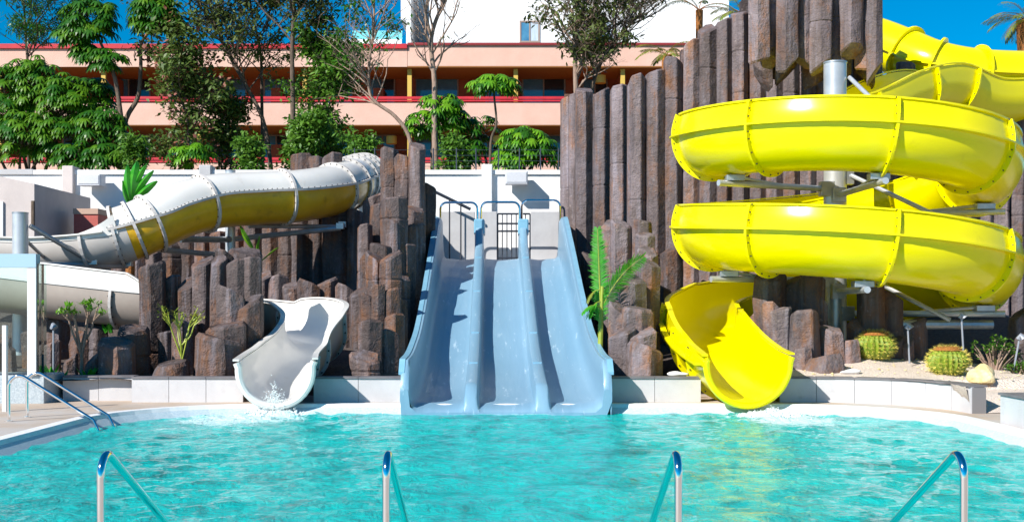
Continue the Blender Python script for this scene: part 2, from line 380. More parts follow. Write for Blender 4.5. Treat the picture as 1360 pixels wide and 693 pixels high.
# ---- slide centre lines (needed by the beds below them)
WL = [(366, 18.22, .66), (373, 19.3, .73), (391, 20.2, .90), (411, 21.0, 1.12), (417, 21.7, 1.34), (393, 22.3, 1.52), (346, 22.5, 1.62), (260, 22.5, 1.70), (185, 22.5, 1.78), (90, 22.6, 1.93), (0, 22.8, 2.08), (-110, 22.9, 2.2)]
WLP = crom([Vector((XX(px, Y), Y, z)) for px, Y, z in WL], 8)
HXC, HYC, HRC = 6.05, 22.0, 2.39
HZ = [(90, 5.2), (180, 4.72), (270, 4.52), (360, 4.06), (450, 3.52), (540, 3.07), (630, 2.75), (720, 2.26), (810, 1.95), (870, 1.62)]
def hz(a):
    for i in range(len(HZ)-1):
        if HZ[i][0] <= a <= HZ[i+1][0]:
            q = [HZ[max(i-1, 0)], HZ[i], HZ[i+1], HZ[min(i+2, len(HZ)-1)]]; t = (a-q[1][0])/(q[2][0]-q[1][0])
            m1 = (q[2][1]-q[0][1])/(q[2][0]-q[0][0])*(q[2][0]-q[1][0]); m2 = (q[3][1]-q[1][1])/(q[3][0]-q[1][0])*(q[2][0]-q[1][0])
            return (2*t**3-3*t*t+1)*q[1][1]+(t**3-2*t*t+t)*m1+(-2*t**3+3*t*t)*q[2][1]+(t**3-t*t)*m2
HP = [Vector((HXC+HRC*math.cos(R(a)), HYC+HRC*math.sin(R(a)), hz(a))) for a in range(100, 861, 5)]
EXIT = crom([HP[-1], (3.52, 22.3, 1.43), (3.42, 21.3, 1.22), (3.42, 20.3, 1.02), (3.50, 19.4, .86), (3.57, 18.2, .76)], 8)[1:]
def lowered(x, y, z):
    for p, rr, dp in [(q, .62, .72) for q in WLP[:70]]+[(q, .78, .85) for q in EXIT]+[(q, .8, .8) for q in HP[-12:]]:
        d = math.hypot(p.x-x, p.y-y)
        if d < rr and p.z-dp < z: z = min(z, max(p.z-dp, -.2))
    return z
def bed(name, x0, x1, y0, y1, zf, m, st=.16):
    nx = int((x1-x0)/st); ny = int((y1-y0)/st); vs = []
    for j in range(ny+1):
        for i in range(nx+1):
            x = x0+(x1-x0)*i/nx; y = y0+(y1-y0)*j/ny; z = zf(x, y)+.05*noise.noise((x*1.5, y*1.5, 0))+.02*noise.noise((x*7, y*7, 0))
            vs.append((x, y, lowered(x, y, z)))
    fs = [(j*(nx+1)+i, j*(nx+1)+i+1, (j+1)*(nx+1)+i+1, (j+1)*(nx+1)+i) for j in range(ny) for i in range(nx)]
    return MB().add(vs, fs, True).build(name, m, sharp=None, kind='structure')
def bz(x, y): return .46+(0 if y < 21.5 else (y-21.5)*.12 if y < 25 else .42+(y-25)*.28)
bed('gravel_bed', -14, -1.85, 19.15, 33, bz, M['soil'])
bed('gravel_bed', 1.62, 14, 19.15, 30, bz, M['soil'])
# ---- terrain behind: terrace the trees stand on
MB().box(-60, 80, 33.32, 140, -.5, 4.75).build('terrace', M['earth'], kind='structure')
# ---- pool-side retaining wall in stone slabs
wall = thing('pool_wall', (0, 19, .12), 'low grey stone slab wall running along the far side of the pool behind the slide ends', 'wall')
segs = []
def wallrun(pts, th=.22, step=.62, h0=.12, h1=.49, m='tile'):
    pts = [Vector((x, y, 0)) for x, y in pts]; 
    core = MB(); cope = MB(); L = [0]
    for a, b in zip(pts, pts[1:]): L.append(L[-1]+(b-a).length)
    def at(s_):
        for i in range(len(L)-1):
            if s_ <= L[i+1]+1e-6: t = (s_-L[i])/(L[i+1]-L[i]); d = (pts[i+1]-pts[i]).normalized(); return pts[i].lerp(pts[i+1], t), d
        return pts[-1], d
    n = max(1, round(L[-1]/step)); st = L[-1]/n
    for k in range(n):
        a, d1 = at(k*st+.004); b, d2 = at((k+1)*st-.004); mid, dm = at((k+.5)*st)
        nrm = Vector((-dm.y, dm.x, 0)); o = .0+random.uniform(-.003, .003)
        P = [a, mid, b]; vs = []
        for z in (h0, h1):
            vs += [(p.x+nrm.x*o, p.y+nrm.y*o, z) for p in P]+[(p.x+nrm.x*(o+.04), p.y+nrm.y*(o+.04), z) for p in reversed(P)]
        fs = [(5, 4, 3, 2, 1, 0), (6, 7, 8, 9, 10, 11)]+[(i, (i+1) % 6, 6+(i+1) % 6, 6+i) for i in range(6)]
        MB().add(vs, fs).build('slab', M[m], wall)
        vs = []
        for z in (h1, h1+.03):
            e = [(a, -.02), (mid, -.02), (b, -.02), (b, th+.02), (mid, th+.02), (a, th+.02)]
            vs += [(p.x+nrm.x*q, p.y+nrm.y*q, z) for p, q in e]
        MB().add(vs, fs).build('coping_slab', M['cope'], wall)
    rings = []
    for k in range(n*2+1):
        a, d = at(min(k*st/2, L[-1])); nrm = Vector((-d.y, d.x, 0))
        rings.append([(a.x+nrm.x*q, a.y+nrm.y*q, z) for q, z in ((.015, h0), (th, h0), (th, h1-.005), (.015, h1-.005))])
    core.loft(rings, smooth=False).build('wall_core', M['joint'], wall)
wallrun([(-6.0, 19.0), (-4.24, 19.0)]); wallrun([(-3.13, 19.0), (-1.72, 19.0)]); wallrun([(1.52, 19.0), (2.98, 19.0)]); wallrun([(4.22, 19.0), (4.7, 19.0)]+[(4.7+1.75*math.sin(R(a)), 17.25+1.75*math.cos(R(a))) for a in range(15, 86, 10)]+[(6.48, 17.0)])
wallrun([(-7.2, 19.3), (-6.05, 19.3)])
MB().box(6.32, 8.6, 11.5, 15.6, .121, .49, .01).build('slab', M['tile'], wall)
MB().box(6.30, 8.62, 11.48, 15.62, .49, .52).build('coping_slab', M['cope'], wall)
mb = MB(); mb.box(-9.6, -7.28, 18.75, 19.6, .121, .56, .01)
mb.build('speckled_block', M['mosaic'], loc=(-8.4, 19.1, .12), label='grey speckled tiled block at the left end of the pool wall', cat='block')
MB().box(-14, -7.28, 19.6, 19.8, .121, .5).build('slab', M['tile'], wall)
# ---- sand / pale gravel slope on the right
def sz(px, py): return 0
def sandz(x, y):
    z = .50+.30*max(0, min(1, (y-19.0)/2.0))*max(0, 1-abs(x-6.0)/3.2)
    if x > 6.5 and y < 18.5: z = .36
    if x > 7.0 and y < 17.0: z = .26
    return z if x < 6.45 else .135+(z-.135)*max(0, min(1, (y-17.05)/.9))
n_ = 44; vs = []; fs = []
base = [(4.6, 19.12), (4.9, 19.1)]+[(4.7+1.66*math.sin(R(a)), 17.25+1.66*math.cos(R(a))+.18) for a in range(15, 86, 10)]
mb = MB(); nx, ny = 46, 42
for j in range(ny+1):
    for i in range(nx+1):
        y = 17.05+4.9*j/ny
        # inner edge follows the curved wall
        if y > 19.05: xi = 4.35
        else:
            q = max(-1, min(1, (y-17.2)/1.78)); xi = 4.72+1.68*math.sqrt(max(0, 1-q*q)) if y > 17.2 else 6.42
        x = xi+(10.5-xi)*i/nx
        vs.append((x, y, sandz(x, y)+.03*noise.noise((x*2, y*2, 0))+.012*noise.noise((x*9, y*9, 0))))
fs = [(j*(nx+1)+i, j*(nx+1)+i+1, (j+1)*(nx+1)+i+1, (j+1)*(nx+1)+i) for j in range(ny) for i in range(nx)]
MB().add(vs, fs, True).build('sand_bed', M['sand'], sharp=None, kind='structure')

# ================================================================ HOTEL
BY = 62.0; bs = BY/F
def bx_(px): return (px-680)*bs
def bzz(py): return EYE+(HY-py)*bs
hotel = thing('hotel', (bx_(400), BY, 4.75), 'long pink hotel with red trimmed balconies and yellow columns behind the trees', 'hotel')
x0, x1 = bx_(-60), bx_(1080)
xm = bx_(541)
MB().box(x0, xm-.01, BY, BY+.35, bzz(89), bzz(65)).build('parapet', M['pink'], hotel)
MB().box(xm+.01, x1, BY, BY+.35, bzz(88), bzz(60.5)).build('parapet', M['pink'], hotel)
MB().box(x0, xm-.01, BY-.12, BY+.5, bzz(65), bzz(59)).build('roof_trim', M['red'], hotel)
MB().box(xm+.01, x1, BY-.12, BY+.5, bzz(60.5), bzz(57.5)).build('roof_trim', M['dred'], hotel)
MB().box(x0, x1, BY+.35, BY+12, bzz(64), bzz(60)).build('flat_roof', M['greyw'], hotel)
MB().box(x0, x1, BY, BY+.3, bzz(166), bzz(137)).build('parapet', M['pink'], hotel)
MB().box(x0, x1, BY, BY+.3, bzz(260), bzz(217)).build('parapet', M['pink'], hotel)
for y in (89.5, 167):
    MB().box(x0, x1, BY+.02, BY+3.4, bzz(y), bzz(y-1.8)-.01).build('balcony_soffit', M['soffit'], hotel)
MB().box(x0, x1, BY+3.4, BY+3.7, 4.75, bzz(64)).build('back_wall', M['orange'], hotel)
for y in (130, 211):   # red rails
    for dy in (0, 3.2): MB().box(x0, x1, BY+.08, BY+.14, bzz(y+dy)-.05, bzz(y+dy)+.03+.05*(dy == 0)).build('red_rail', M['red'], hotel)
cols = [-5, 134, 262, 403, 543, 685, 828, 965]
for c in cols:
    MB().box(bx_(c)-.11, bx_(c)+.11, BY+.36, BY+.58, bzz(134), bzz(89.5)-.02).build('column', M['yelcol'], hotel)
    MB().box(bx_(c)-.11, bx_(c)+.11, BY+.36, BY+.58, bzz(215), bzz(167)-.02).build('column', M['yelcol'], hotel)
    for (ya, yb) in ((140, 91.5), (222, 169)):   # party walls between rooms
        MB().box(bx_(c)-.09, bx_(c)+.09, BY+.62, BY+3.38, bzz(ya), bzz(yb)-.02).build('party_wall', M['orange'], hotel)
for i, c in enumerate(cols[:-1]):
    for fl, (yt, ybm) in enumerate(((103, 137), (181, 219))):
        for (a, b) in ((8, 66), (88, 122)):
            kk = (BY+3.35)/F; xa, xb = (c+a-680)*kk, (c+b-680)*kk; gz0, gz1 = EYE+(HY-ybm)*kk, EYE+(HY-yt)*kk
            wn = MB(); 
            for (p, q, r_, s_) in ((xa, xb, gz1, gz1+.08), (xa, xa+.08, gz0, gz1), (xb-.08, xb, gz0, gz1), ((xa+xb)/2-.04, (xa+xb)/2+.04, gz0, gz1)):
                wn.box(p, q, BY+3.30, BY+3.4, r_, s_)
            wo = wn.build('window', M['frame'], hotel)
            MB().box(xa+.08, (xa+xb)/2-.04, BY+3.34, BY+3.39, gz0, gz1).build('pane', M['glassblue'], wo)
            MB().box((xa+xb)/2+.04, xb-.08, BY+3.34, BY+3.39, gz0, gz1).build('pane', M['glassdark' if (i+fl) % 2 else 'glassblue'], wo)
    for fl, (yt, ybm) in enumerate(((100, 137), (178, 219))):
        MB().box(bx_(c+70)+.6, bx_(c+84)+.6, BY+2.4, BY+3.39, bzz(ybm), bzz(yt+6)).build('wall_block', M['orange'], hotel)
for (px, py) in ((517, 182), (800, 100), (660, 182)):
    MB().tube([(bx_(px), BY+1.2, bzz(py)-.2), (bx_(px), BY+1.2, bzz(py)+.2)], .28, 12).build('balcony_lamp', M['yelcol'], hotel)
# white upper building
wb = thing('white_building', (bx_(750), BY+8, 4.75), 'tall white rendered building rising behind the pink hotel roof', 'building')
Y2 = BY+10; k2 = Y2/F
def b2x(px): return (px-680)*k2
def b2z(py): return EYE+(HY-py)*k2
MB().box(b2x(570), b2x(968), Y2, Y2+10, bzz(62), b2z(-60)).build('wall', M['conc'], wb)
MB().box(b2x(546), b2x(570)-.02, Y2+6, Y2+7, bzz(62), b2z(-60)).build('recessed_wall', M['bluepanel_shade'], wb)  # white wall lying in shade; the bluish shade is painted in as base colour
MB().box(b2x(533), b2x(546), Y2-.3, Y2+8, b2z(28), b2z(-60)).build('wall', M['conc'], wb)
MB().box(b2x(540), b2x(546), Y2-.28, Y2+7.9, bzz(62), b2z(28)-.01).build('wall', M['conc'], wb)
def bigwin(pa, pb, ya, yb, parent, Y, fx, fz, curt=True):
    wn = MB(); d = .1
    xa, xb, za, zb = fx(pa), fx(pb), fz(yb), fz(ya)
    for (p, q, r_, s_) in ((xa, xb, zb-d, zb), (xa, xb, za, za+d), (xa, xa+d, za+d, zb-d), (xb-d, xb, za+d, zb-d), ((xa+xb)/2-.04, (xa+xb)/2+.04, za+d, zb-d)): wn.box(p, q, Y-.06, Y+.02, r_, s_)
    wo = wn.build('window', M['frame'], parent)
    MB().box(xa+d, (xa+xb)/2-.04, Y-.03, Y-.005, za+d, zb-d).build('pane', M['glassblue'], wo)
    MB().box((xa+xb)/2+.04, xb-d, Y-.03, Y-.005, za+d, zb-d).build('pane', M['curtain'], wo)
bigwin(690, 717, 28, 57, wb, Y2, b2x, b2z)
bigwin(790, 817, 28, 57, wb, Y2, b2x, b2z)
MB().box(b2x(420), b2x(532), Y2+.5, Y2+.8, bzz(62), b2z(50)).build('terrace_parapet', M['conc'], wb)
for a, b in ((466, 488), (489, 511), (512, 533)):
    MB().box(b2x(a), b2x(b), Y2+.6, Y2+.63, b2z(50)+.01, b2z(38)).build('glass_balustrade', M['aquaglass'], wb)

# ================================================================ WHITE WALL BEHIND + PLATFORM
WY = 33.0
gw = thing('garden_wall', (0, WY, 2), 'high white rendered garden wall behind the slides with a coping', 'wall')
MB().box(XX(-60, WY), XX(747, WY)+1.5, WY, WY+.3, 0, ZZ(232, WY)).build('wall_face', M['conc'], gw)
MB().box(XX(45, WY), XX(747, WY)+1.5, WY-.06, WY+.34, ZZ(232, WY)+.003, ZZ(226, WY)).build('coping', M['conc'], gw)
MB().box(XX(-60, WY), XX(45, WY)-.01, WY-.06, WY+.34, ZZ(232, WY)+.003, ZZ(225, WY)).build('coping', M['greyw'], gw)
for a, b, t, m_ in ((85, 100, 221, 'cream'), (266, 282, 220, 'greyw'), (640, 654, 219, 'conc')):
    MB().box(XX(a, WY), XX(b, WY), WY-.16, WY+.36, 0, ZZ(t, WY), .02).build('pilaster', M[m_], gw)
def speaker(pa, pb, ya, yb, label):
    Y = WY-.62; t = thing('loudspeaker', (XX((pa+pb)/2, Y), WY-.02, ZZ((ya+yb)/2, Y)), label, 'speaker', 'boxes mounted on the garden wall')
    x0, x1, z0, z1 = XX(pa, Y), XX(pb, Y), ZZ(yb, Y), ZZ(ya, Y)
    MB().box(x0, x1, Y, WY-.16, z0, z1, .02).build('case', M['speaker'], t)
    MB().box(x0+.04, x1-.04, Y-.015, Y-.001, z0+.04, z1-.04, .004).build('grille', M['speaker'], t)
    MB().box((x0+x1)/2-.05, (x0+x1)/2+.05, WY-.16, WY-.005, z0+.1, z1-.1).build('bracket', M['galv'], t)
speaker(671, 701, 227, 244, 'grey box loudspeaker on the white wall above the blue slide')
speaker(102, 133, 231, 246, 'grey box loudspeaker at the left of the garden wall above the red planter box')
# fence on top of the wall
fe = thing('wire_fence', (0, WY+.15, ZZ(226, WY)), 'thin wire fence with slim green posts on top of the white garden wall', 'fence')
zt = ZZ(226, WY)
for px in (470, 497, 515, 545, 575, 606, 632, 662, 690, 718, 742):
    MB().tube([(XX(px, WY), WY+.15, zt), (XX(px, WY), WY+.15, zt+.62)], .02, 6).build('post', M['darksteel'], fe)
for k in range(4):
    z = zt+.12+k*.15; MB().tube([(XX(460, WY), WY+.15, z), (XX(747, WY), WY+.15, z)], .007, 4).build('wire', M['darksteel'], fe)
# platform for the blue slide
PZ = 2.78
MB().box(-2.6, 1.9, 30.6, WY, 0, PZ).build('slide_platform', M['greyw'], kind='structure')
for a, b, lab in ((585, 631, 'left grey low screen wall behind the top of the blue slide'), (634, 660, 'middle grey low screen wall panel left of the black gate'), (705, 742, 'right grey low screen wall beside the black gate at the slide top')):
    Y = 32.0; MB().box(XX(a, Y), XX(b, Y), Y, Y+.12, PZ+.001, ZZ(281, Y), .01).build('screen_wall', M['greyw'], loc=(XX((a+b)/2, Y), Y, PZ), label=lab, cat='screen wall')
gt = thing('metal_gate', (XX(682, 32), 32, PZ), 'black barred metal gate at the top of the blue slide', 'gate')
Y = 32.05; xa, xb = XX(661, Y), XX(704, Y)
for z in (ZZ(284, Y), ZZ(297, Y), ZZ(307, Y), PZ+.12): MB().tube([(xa, Y, z), (xb, Y, z)], .025, 6).build('cross_bar', M['darksteel'], gt)
for k in range(8): x = xa+(xb-xa)*k/7; MB().tube([(x, Y, PZ+.05), (x, Y, ZZ(284, Y))], .022 if k in (0, 7) else .014, 6).build('bar', M['darksteel'], gt)
def hoop(a, b, yt, label):
    Y = 30.9; x0, x1, z1 = XX(a, Y), XX(b, Y), ZZ(yt, Y); r = .16
    P = [(x0, Y, PZ), (x0, Y, z1-r)]+[(x0+r-r*math.cos(R(t)), Y, z1-r+r*math.sin(R(t))) for t in (22, 45, 68, 90)]+[(x1-r+r*math.sin(R(t)), Y, z1-r+r*math.cos(R(t))) for t in (0, 22, 45, 68, 90)]+[(x1, Y, PZ)]
    MB().tube(P, .028, 8).build('hoop_rail', M['chrome'], loc=(x0, Y, PZ), label=label, cat='rail', group='hoop rails at the top of the blue slide')
hoop(585, 634, 269, 'left steel hoop rail above the left lane of the blue slide')
hoop(639, 690, 268.5, 'middle steel hoop rail in front of the black gate')
hoop(693, 744, 266, 'right steel hoop rail next to the high basalt wall')
hr = thing('stair_handrail', (XX(600, 32), 31.6, PZ), 'dark sloping stair handrail left of the blue slide top', 'handrail')
Y = 31.6; MB().tube([W(572, 252, Y), W(625, 278, Y)], .04, 8).build('rail', M['darksteel'], hr)
for px, py in ((597, 264), (612, 272)): MB().tube([W(px, py, Y), Vector((XX(px, Y), Y, PZ))], .02, 6).build('post', M['darksteel'], hr)

# ---- left cream side building, planter
sb = thing('side_building', (XX(10, 28), 28, 1), 'cream rendered low building with sloping top at the left edge', 'building')
Y = 28.5; vs = [(XX(-60, Y), Y, .5), (XX(45.5, Y), Y, .5), (XX(45.5, Y), Y, ZZ(244, Y)), (XX(-60, Y), Y, ZZ(221, Y))]
vs += [(x, y+3.8, z) for x, y, z in vs]
MB().add(vs, [(0, 1, 2, 3), (7, 6, 5, 4), (1, 5, 6, 2), (3, 2, 6, 7), (0, 3, 7, 4)]).build('wall', M['cream'], sb)
MB().box(XX(-20, Y), XX(5, Y), Y-.05, Y+.01, 1.5, ZZ(268, Y)).build('door', M['wframe'], sb)
MB().box(XX(43, Y), XX(46.5, Y), Y-.08, Y-.005, ZZ(300, Y), ZZ(267, Y)).build('drainpipe', M['bark'], sb)
pl = thing('planter_box', (XX(114, 30), 30, ZZ(300, 30)), 'red planter box with beige rim by the white garden wall', 'planter')
Y = 30; MB().box(XX(98, Y), XX(130, Y), Y, Y+.9, ZZ(330, Y), ZZ(284.6, Y)).build('box', M['terra'], pl)
MB().box(XX(97.4, Y), XX(130.6, Y), Y-.03, Y+.93, ZZ(284.4, Y), ZZ(277, Y)).build('rim', M['beige'], pl)

# ================================================================ BLUE TRIPLE SLIDE
bl = thing('triple_water_slide', (-.1, 19, 0), 'pale blue three lane water slide running straight down into the pool', 'water slide')
KF = [(18.18, .02, .66, .0), (18.26, .085, .66, .12), (18.5, .15, .66, .26), (19.0, .17, .66, .31), (19.6, .22, .64, .33), (20.6, .36, .62, .34), (21.8, .58, .60, .34), (22.9, .88, .60, .33), (24.0, 1.22, .62, .33), (25.0, 1.54, .66, .34), (26.5, 2.0, .74, .35), (28.0, 2.42, .84, .37), (29.0, 2.66, .94, .45), (29.6, 2.77, 1.02, .80), (29.9, 2.79, 1.02, .86), (30.6, 2.8, .98, .86)]
def bs_(Y, c):
    for i in range(len(KF)-1):
        if KF[i][0] <= Y <= KF[i+1][0]:
            t = (Y-KF[i][0])/(KF[i+1][0]-KF[i][0]); t2 = t
            if i > 1 and i < len(KF)-2:
                a, b, c_, d = KF[i-1][c], KF[i][c], KF[i+1][c], KF[i+2][c]
                return .5*((2*b)+(c_-a)*t+(2*a-5*b+4*c_-d)*t*t+(3*b-a-3*c_+d)*t**3)
            return KF[i][c]+(KF[i+1][c]-KF[i][c])*t
    return KF[-1][c]
ys = [18.18, 18.21, 18.24, 18.3, 18.38, 18.5]+[18.7+.2*k for k in range(60) if 18.7+.2*k < 30.6]+[30.6]
def bsurf(prof_fn, name, m, th=.05, ysr=None, rnd=False):
    rings = []
    for Y in (ysr or ys):
        xc = -.10-.17*(Y-19)/10.6; z = bs_(Y, 1); pr = prof_fn(bs_(Y, 2), bs_(Y, 3), Y)
        o = offs(pr, th)
        rings.append([(xc+u, Y, z+v) for u, v in o]+[(xc+u, Y, z+v) for u, v in reversed(pr)])
    return MB().loft(rings).build(name, m, bl, sharp=40)
def divp(uc):
    return lambda hw, hd, Y: [(uc-.20, 0), (uc-.14, .004), (uc-.118, .025), (uc-.10, hd*.80), (uc-.085, hd*.96+.002), (uc-.06, hd+.004), (uc, hd+.008), (uc+.06, hd+.004), (uc+.085, hd*.96+.002), (uc+.10, hd*.80), (uc+.118, .025), (uc+.14, .004), (uc+.20, 0)]
D1, D2, HWD = -.535, .55, 1.60
def endr(Y): return 1.0 if Y > 18.5 else max(.45, .45+.55*math.sqrt(max(0, (Y-18.17)/.33)))
def lwp(sg):
    def f(hw, hd, Y):
        h = hw*endr(Y)
        a = [(-HWD+.02, -.12), (-HWD, h*.5), (-HWD, h-.03), (-HWD+.03, h), (-HWD+.10, h), (-HWD+.125, h-.03), (-HWD+.135, h*.62), (-HWD+.15, h*.27), (-HWD+.18, .07), (-HWD+.25, .012), (-HWD+.45, 0)]
        return a if sg < 0 else [(-u, v) for u, v in reversed(a)]
    return f
for sg in (-1, 1):
    h_ = bs_(18.18, 2); z_ = bs_(18.18, 1); pr = lwp(sg)(h_, 0, 18.18); pr = ([(-HWD+.10, -.10)]+pr[1:]+[(-HWD+.45, -.10)]) if sg < 0 else ([(HWD-.45, -.10)]+pr[:-1]+[(HWD-.10, -.10)])
    vs = [(-.09+u, yy, z_+v+.001) for yy in (18.165, 18.178) for u, v in pr]; n_ = len(pr)
    MB().add(vs, [tuple(range(n_)), tuple(range(2*n_-1, n_-1, -1))]+[(i, n_+i, n_+(i+1) % n_, (i+1) % n_) for i in range(n_)]).build('end_cap', M['blue'], bl)
MB().box(-.09-HWD+.44, -.09+HWD-.44, 18.16, 18.178, -.08, bs_(18.18, 1)+.012).build('end_cap', M['blue'], bl)
bsurf(lwp(-1), 'side_wall', M['blue']); bsurf(lwp(1), 'side_wall', M['blue'])
bsurf(divp(D1), 'divider', M['blue']); bsurf(divp(D2), 'divider', M['blue'])
for a, b in ((-HWD+.45, D1-.20), (D1+.20, D2-.20), (D2+.20, HWD-.45)):
    bsurf(lambda hw, hd, Y, a=a, b=b: [(a+(b-a)*k/6, -.02*math.sin(math.pi*k/6)) for k in range(7)], 'lane', M['blue'])
for uc in (D1, D2):   # caps at the head of each divider
    Y = 29.75; xc = -.27+uc
    MB().box(xc-.13, xc+.13, 29.55, 30.5, 3.4, bs_(29.7, 1)+.98, .03).build('divider_cap', M['bluef'], bl)
for sg, u in ((-1, -HWD-.035), (1, HWD-.055)):
    rings = []
    for Y in ys[3:]:
        xc = -.10-.17*(Y-19)/10.6; z = bs_(Y, 1)+bs_(Y, 2)*endr(Y)+.002
        rings.append([(xc+u, Y, z-.03), (xc+u+.09, Y, z-.03), (xc+u+.09, Y, z+.012), (xc+u, Y, z+.012)])
    MB().loft(rings).build('edge_trim', M['bluef'], bl, sharp=30)
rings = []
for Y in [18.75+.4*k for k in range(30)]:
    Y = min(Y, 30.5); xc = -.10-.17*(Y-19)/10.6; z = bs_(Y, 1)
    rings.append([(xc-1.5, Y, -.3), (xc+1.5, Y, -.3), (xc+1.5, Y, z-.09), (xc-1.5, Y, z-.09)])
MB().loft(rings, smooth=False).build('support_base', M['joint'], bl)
mb = MB()
for Y in (20.4, 22.6, 25.2, 27.8):   # seams
    for uc in (D1, D2):
        xc = -.10-.17*(Y-19)/10.6+uc; z = bs_(Y, 1)+bs_(Y, 3)
        mb.box(xc-.075, xc+.075, Y-.012, Y+.012, z, z+.022)
mb.build('seam_strip', M['bluef'], bl)

# ================================================================ WHITE SLIDE
ws = thing('white_water_slide', (XX(362, 18.7), 18.7, 0), 'white winding slide, closed amber bellied tube above, open trough below ending in the pool', 'water slide')
fr = frames(list(reversed(WLP)))    # flows toward the pool; right side (u>0) = travel right
n = len(fr)
def wprof(i):
    q = 1-i/(n-1)      # 0 at the pool end
    k = i/(n-1); r = .52; e = max(0, (k-.86)/.14)
    hl = .10+.05*e; hr = .10
    # far (left of travel) side is raised in the bends
    l = arc(r, 180, 360, 18)
    b = 0
    X = fr[i][0].x
    if .50 < k < .83: b = .22*math.sin(math.pi*(k-.50)/.33)**.5
    if k < .24: b = .30
    elif k < .28: b = .30*(1-(k-.24)/.04)
    left = [(-r-.03*e, hl+b), (-r, (hl+b)*.5)]; right = [(r, hr*.5), (r+.03*e, hr+.03*e)]
    return left+l+right
profs = [wprof(i) for i in range(n)]
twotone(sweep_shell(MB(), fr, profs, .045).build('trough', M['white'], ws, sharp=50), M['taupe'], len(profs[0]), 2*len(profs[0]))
flange(MB(), fr, [((p[0][0]+.005, p[0][1]+.03), (-1, .0)) for p in profs], .09, .03).build('rim_flange', M['white'], ws, sharp=30)
flange(MB(), fr, [((p[-1][0]-.005, p[-1][1]+.03), (1, .0)) for p in profs], .09, .03).build('rim_flange', M['white'], ws, sharp=30)
for i in (6, 22, 38, 52, 62, 72, 80): ring_at(MB(), fr, profs, i, .06, .025, .045).build('joint_ring', M['whitef'], ws)
bo = MB()
for i in (6, 22, 38, 52, 62, 72, 80): bolts_at(bo, fr, profs, i, .06, .025, .045)
# end lip: thick rolled rim
i = n-1; p_ = profs[i]; o_ = offs(p_, .05)
MB().tube([put(fr[i], q) for q in offs(p_, .03)], .055, 8).build('end_lip', M['white'], ws)
# upper tube
UT = [(455, 250, 34.5), (474, 244, 33.2), (484, 236, 32.0), (476, 238, 30.6), (462, 244, 29.4), (440, 253, 28.4), (390, 261, 27.4), (335, 264, 26.8), (283, 268, 26.2), (235, 281, 25.6), (200, 297, 25.2), (165, 311, 25.0), (120, 320, 24.9), (60, 324, 25.0), (0, 323, 25.2), (-90, 325, 25.6)]
UP = crom([W(*p) for p in UT], 8); uf = frames(UP); nu = len(uf); ur = .56
closed_n = 11*8+2
top = arc(ur, 13, 167, 14); bot = arc(ur, 167, 373, 16)
def half(a, b, prof, name, m, th=.03, side=1):
    mb = MB(); rings = []
    for f in uf[a:b]:
        o = offs(prof, th); rings.append([put(f, q) for q in o]+[put(f, q) for q in reversed(prof)])
    return mb.loft(rings).build(name, m, ws, sharp=50)
half(0, closed_n, top, 'tube_top', M['white'])
jo = [30, 40, 48, 64, 79, 88]
half(0, 31, bot, 'tube_bottom', M['white'])
half(30, 80, bot, 'tube_bottom', M['amber'], .031)
half(79, closed_n, bot, 'tube_bottom', M['amber'], .030)
tp = arc(ur, 172, 368, 16)
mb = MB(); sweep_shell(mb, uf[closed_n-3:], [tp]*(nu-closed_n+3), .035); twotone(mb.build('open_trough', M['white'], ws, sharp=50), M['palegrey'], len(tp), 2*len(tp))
# raised back wall where tube opens
rings = []
for k, f in enumerate(uf[closed_n-1:]):
    h = .42*max(0, 1-k/14)**1.2+.12
    rings.append([put(f, (ur+.01, .0)), put(f, (ur+.05, 0)), put(f, (ur+.05-.1*h, h)), put(f, (ur+.01-.1*h, h))])
MB().loft(rings).build('raised_wall', M['white'], ws)
rings = []
for k, f in enumerate(uf[closed_n-1:]):
    h = .30*max(0, 1-k/8)**1.2+.10
    rings.append([put(f, (-ur-.05, 0)), put(f, (-ur-.01, 0)), put(f, (-ur-.01, h)), put(f, (-ur-.05, h))])
MB().loft(rings).build('raised_wall', M['white'], ws)
full = arc(ur, 0, 359.9, 30)
fr_prof = [list(reversed(full))]*nu
def hoopring(i, h=.09, wd=.03):
    p, t, r, u = uf[i]; rings = []
    for s_, rr in ((-wd, ur+.02), (-wd, ur+h), (wd, ur+h), (wd, ur+.02)):
        f = (p+t*s_, t, r, u); rings.append([put(f, (rr*math.cos(R(a)), rr*math.sin(R(a)))) for a in range(0, 360, 10)])
    mb = MB(); mb.loft(rings, caps=False, smooth=False)
    mb.build('joint_ring', M['whitef'], ws)
    for a in range(0, 360, 15):
        c = put(uf[i], ((ur+h*.6)*math.cos(R(a)), (ur+h*.6)*math.sin(R(a))))
        for sg in (-1, 1): bo.tube([c+t*sg*wd*.9, c+t*sg*(wd+.016)], .013, 5)
for i in (12, 18, 23, 28, 33, 39, 50, 66, 80, 85, 90): hoopring(i)
for i in (96, 104): 
    pass
for sg in (-1, 1):
    flange(MB(), uf[26:92], [((sg*(ur+.008), .126), (sg, 0))]*66, .07, .05).build('seam_flange', M['whitef'], ws, sharp=30)
    mbk = uf[26:92]
    for f in mbk[::1]:
        c = put(f, (sg*(ur+.045), .155)); bo.tube([c, c+f[3]*.02], .013, 5)
for sg in (-1, 1): flange(MB(), uf[92:], [((sg*(ur+.02), .10), (sg, 0))]*(nu-92), .10, .03).build('rim_flange', M['white'], ws, sharp=30)
for i in (96, 106, 116): ring_at(MB(), uf, [tp]*nu, i, .07, .03, .035).build('joint_ring', M['whitef'], ws)
bo.build('bolts', M['bolt'], ws, kind='stuff')
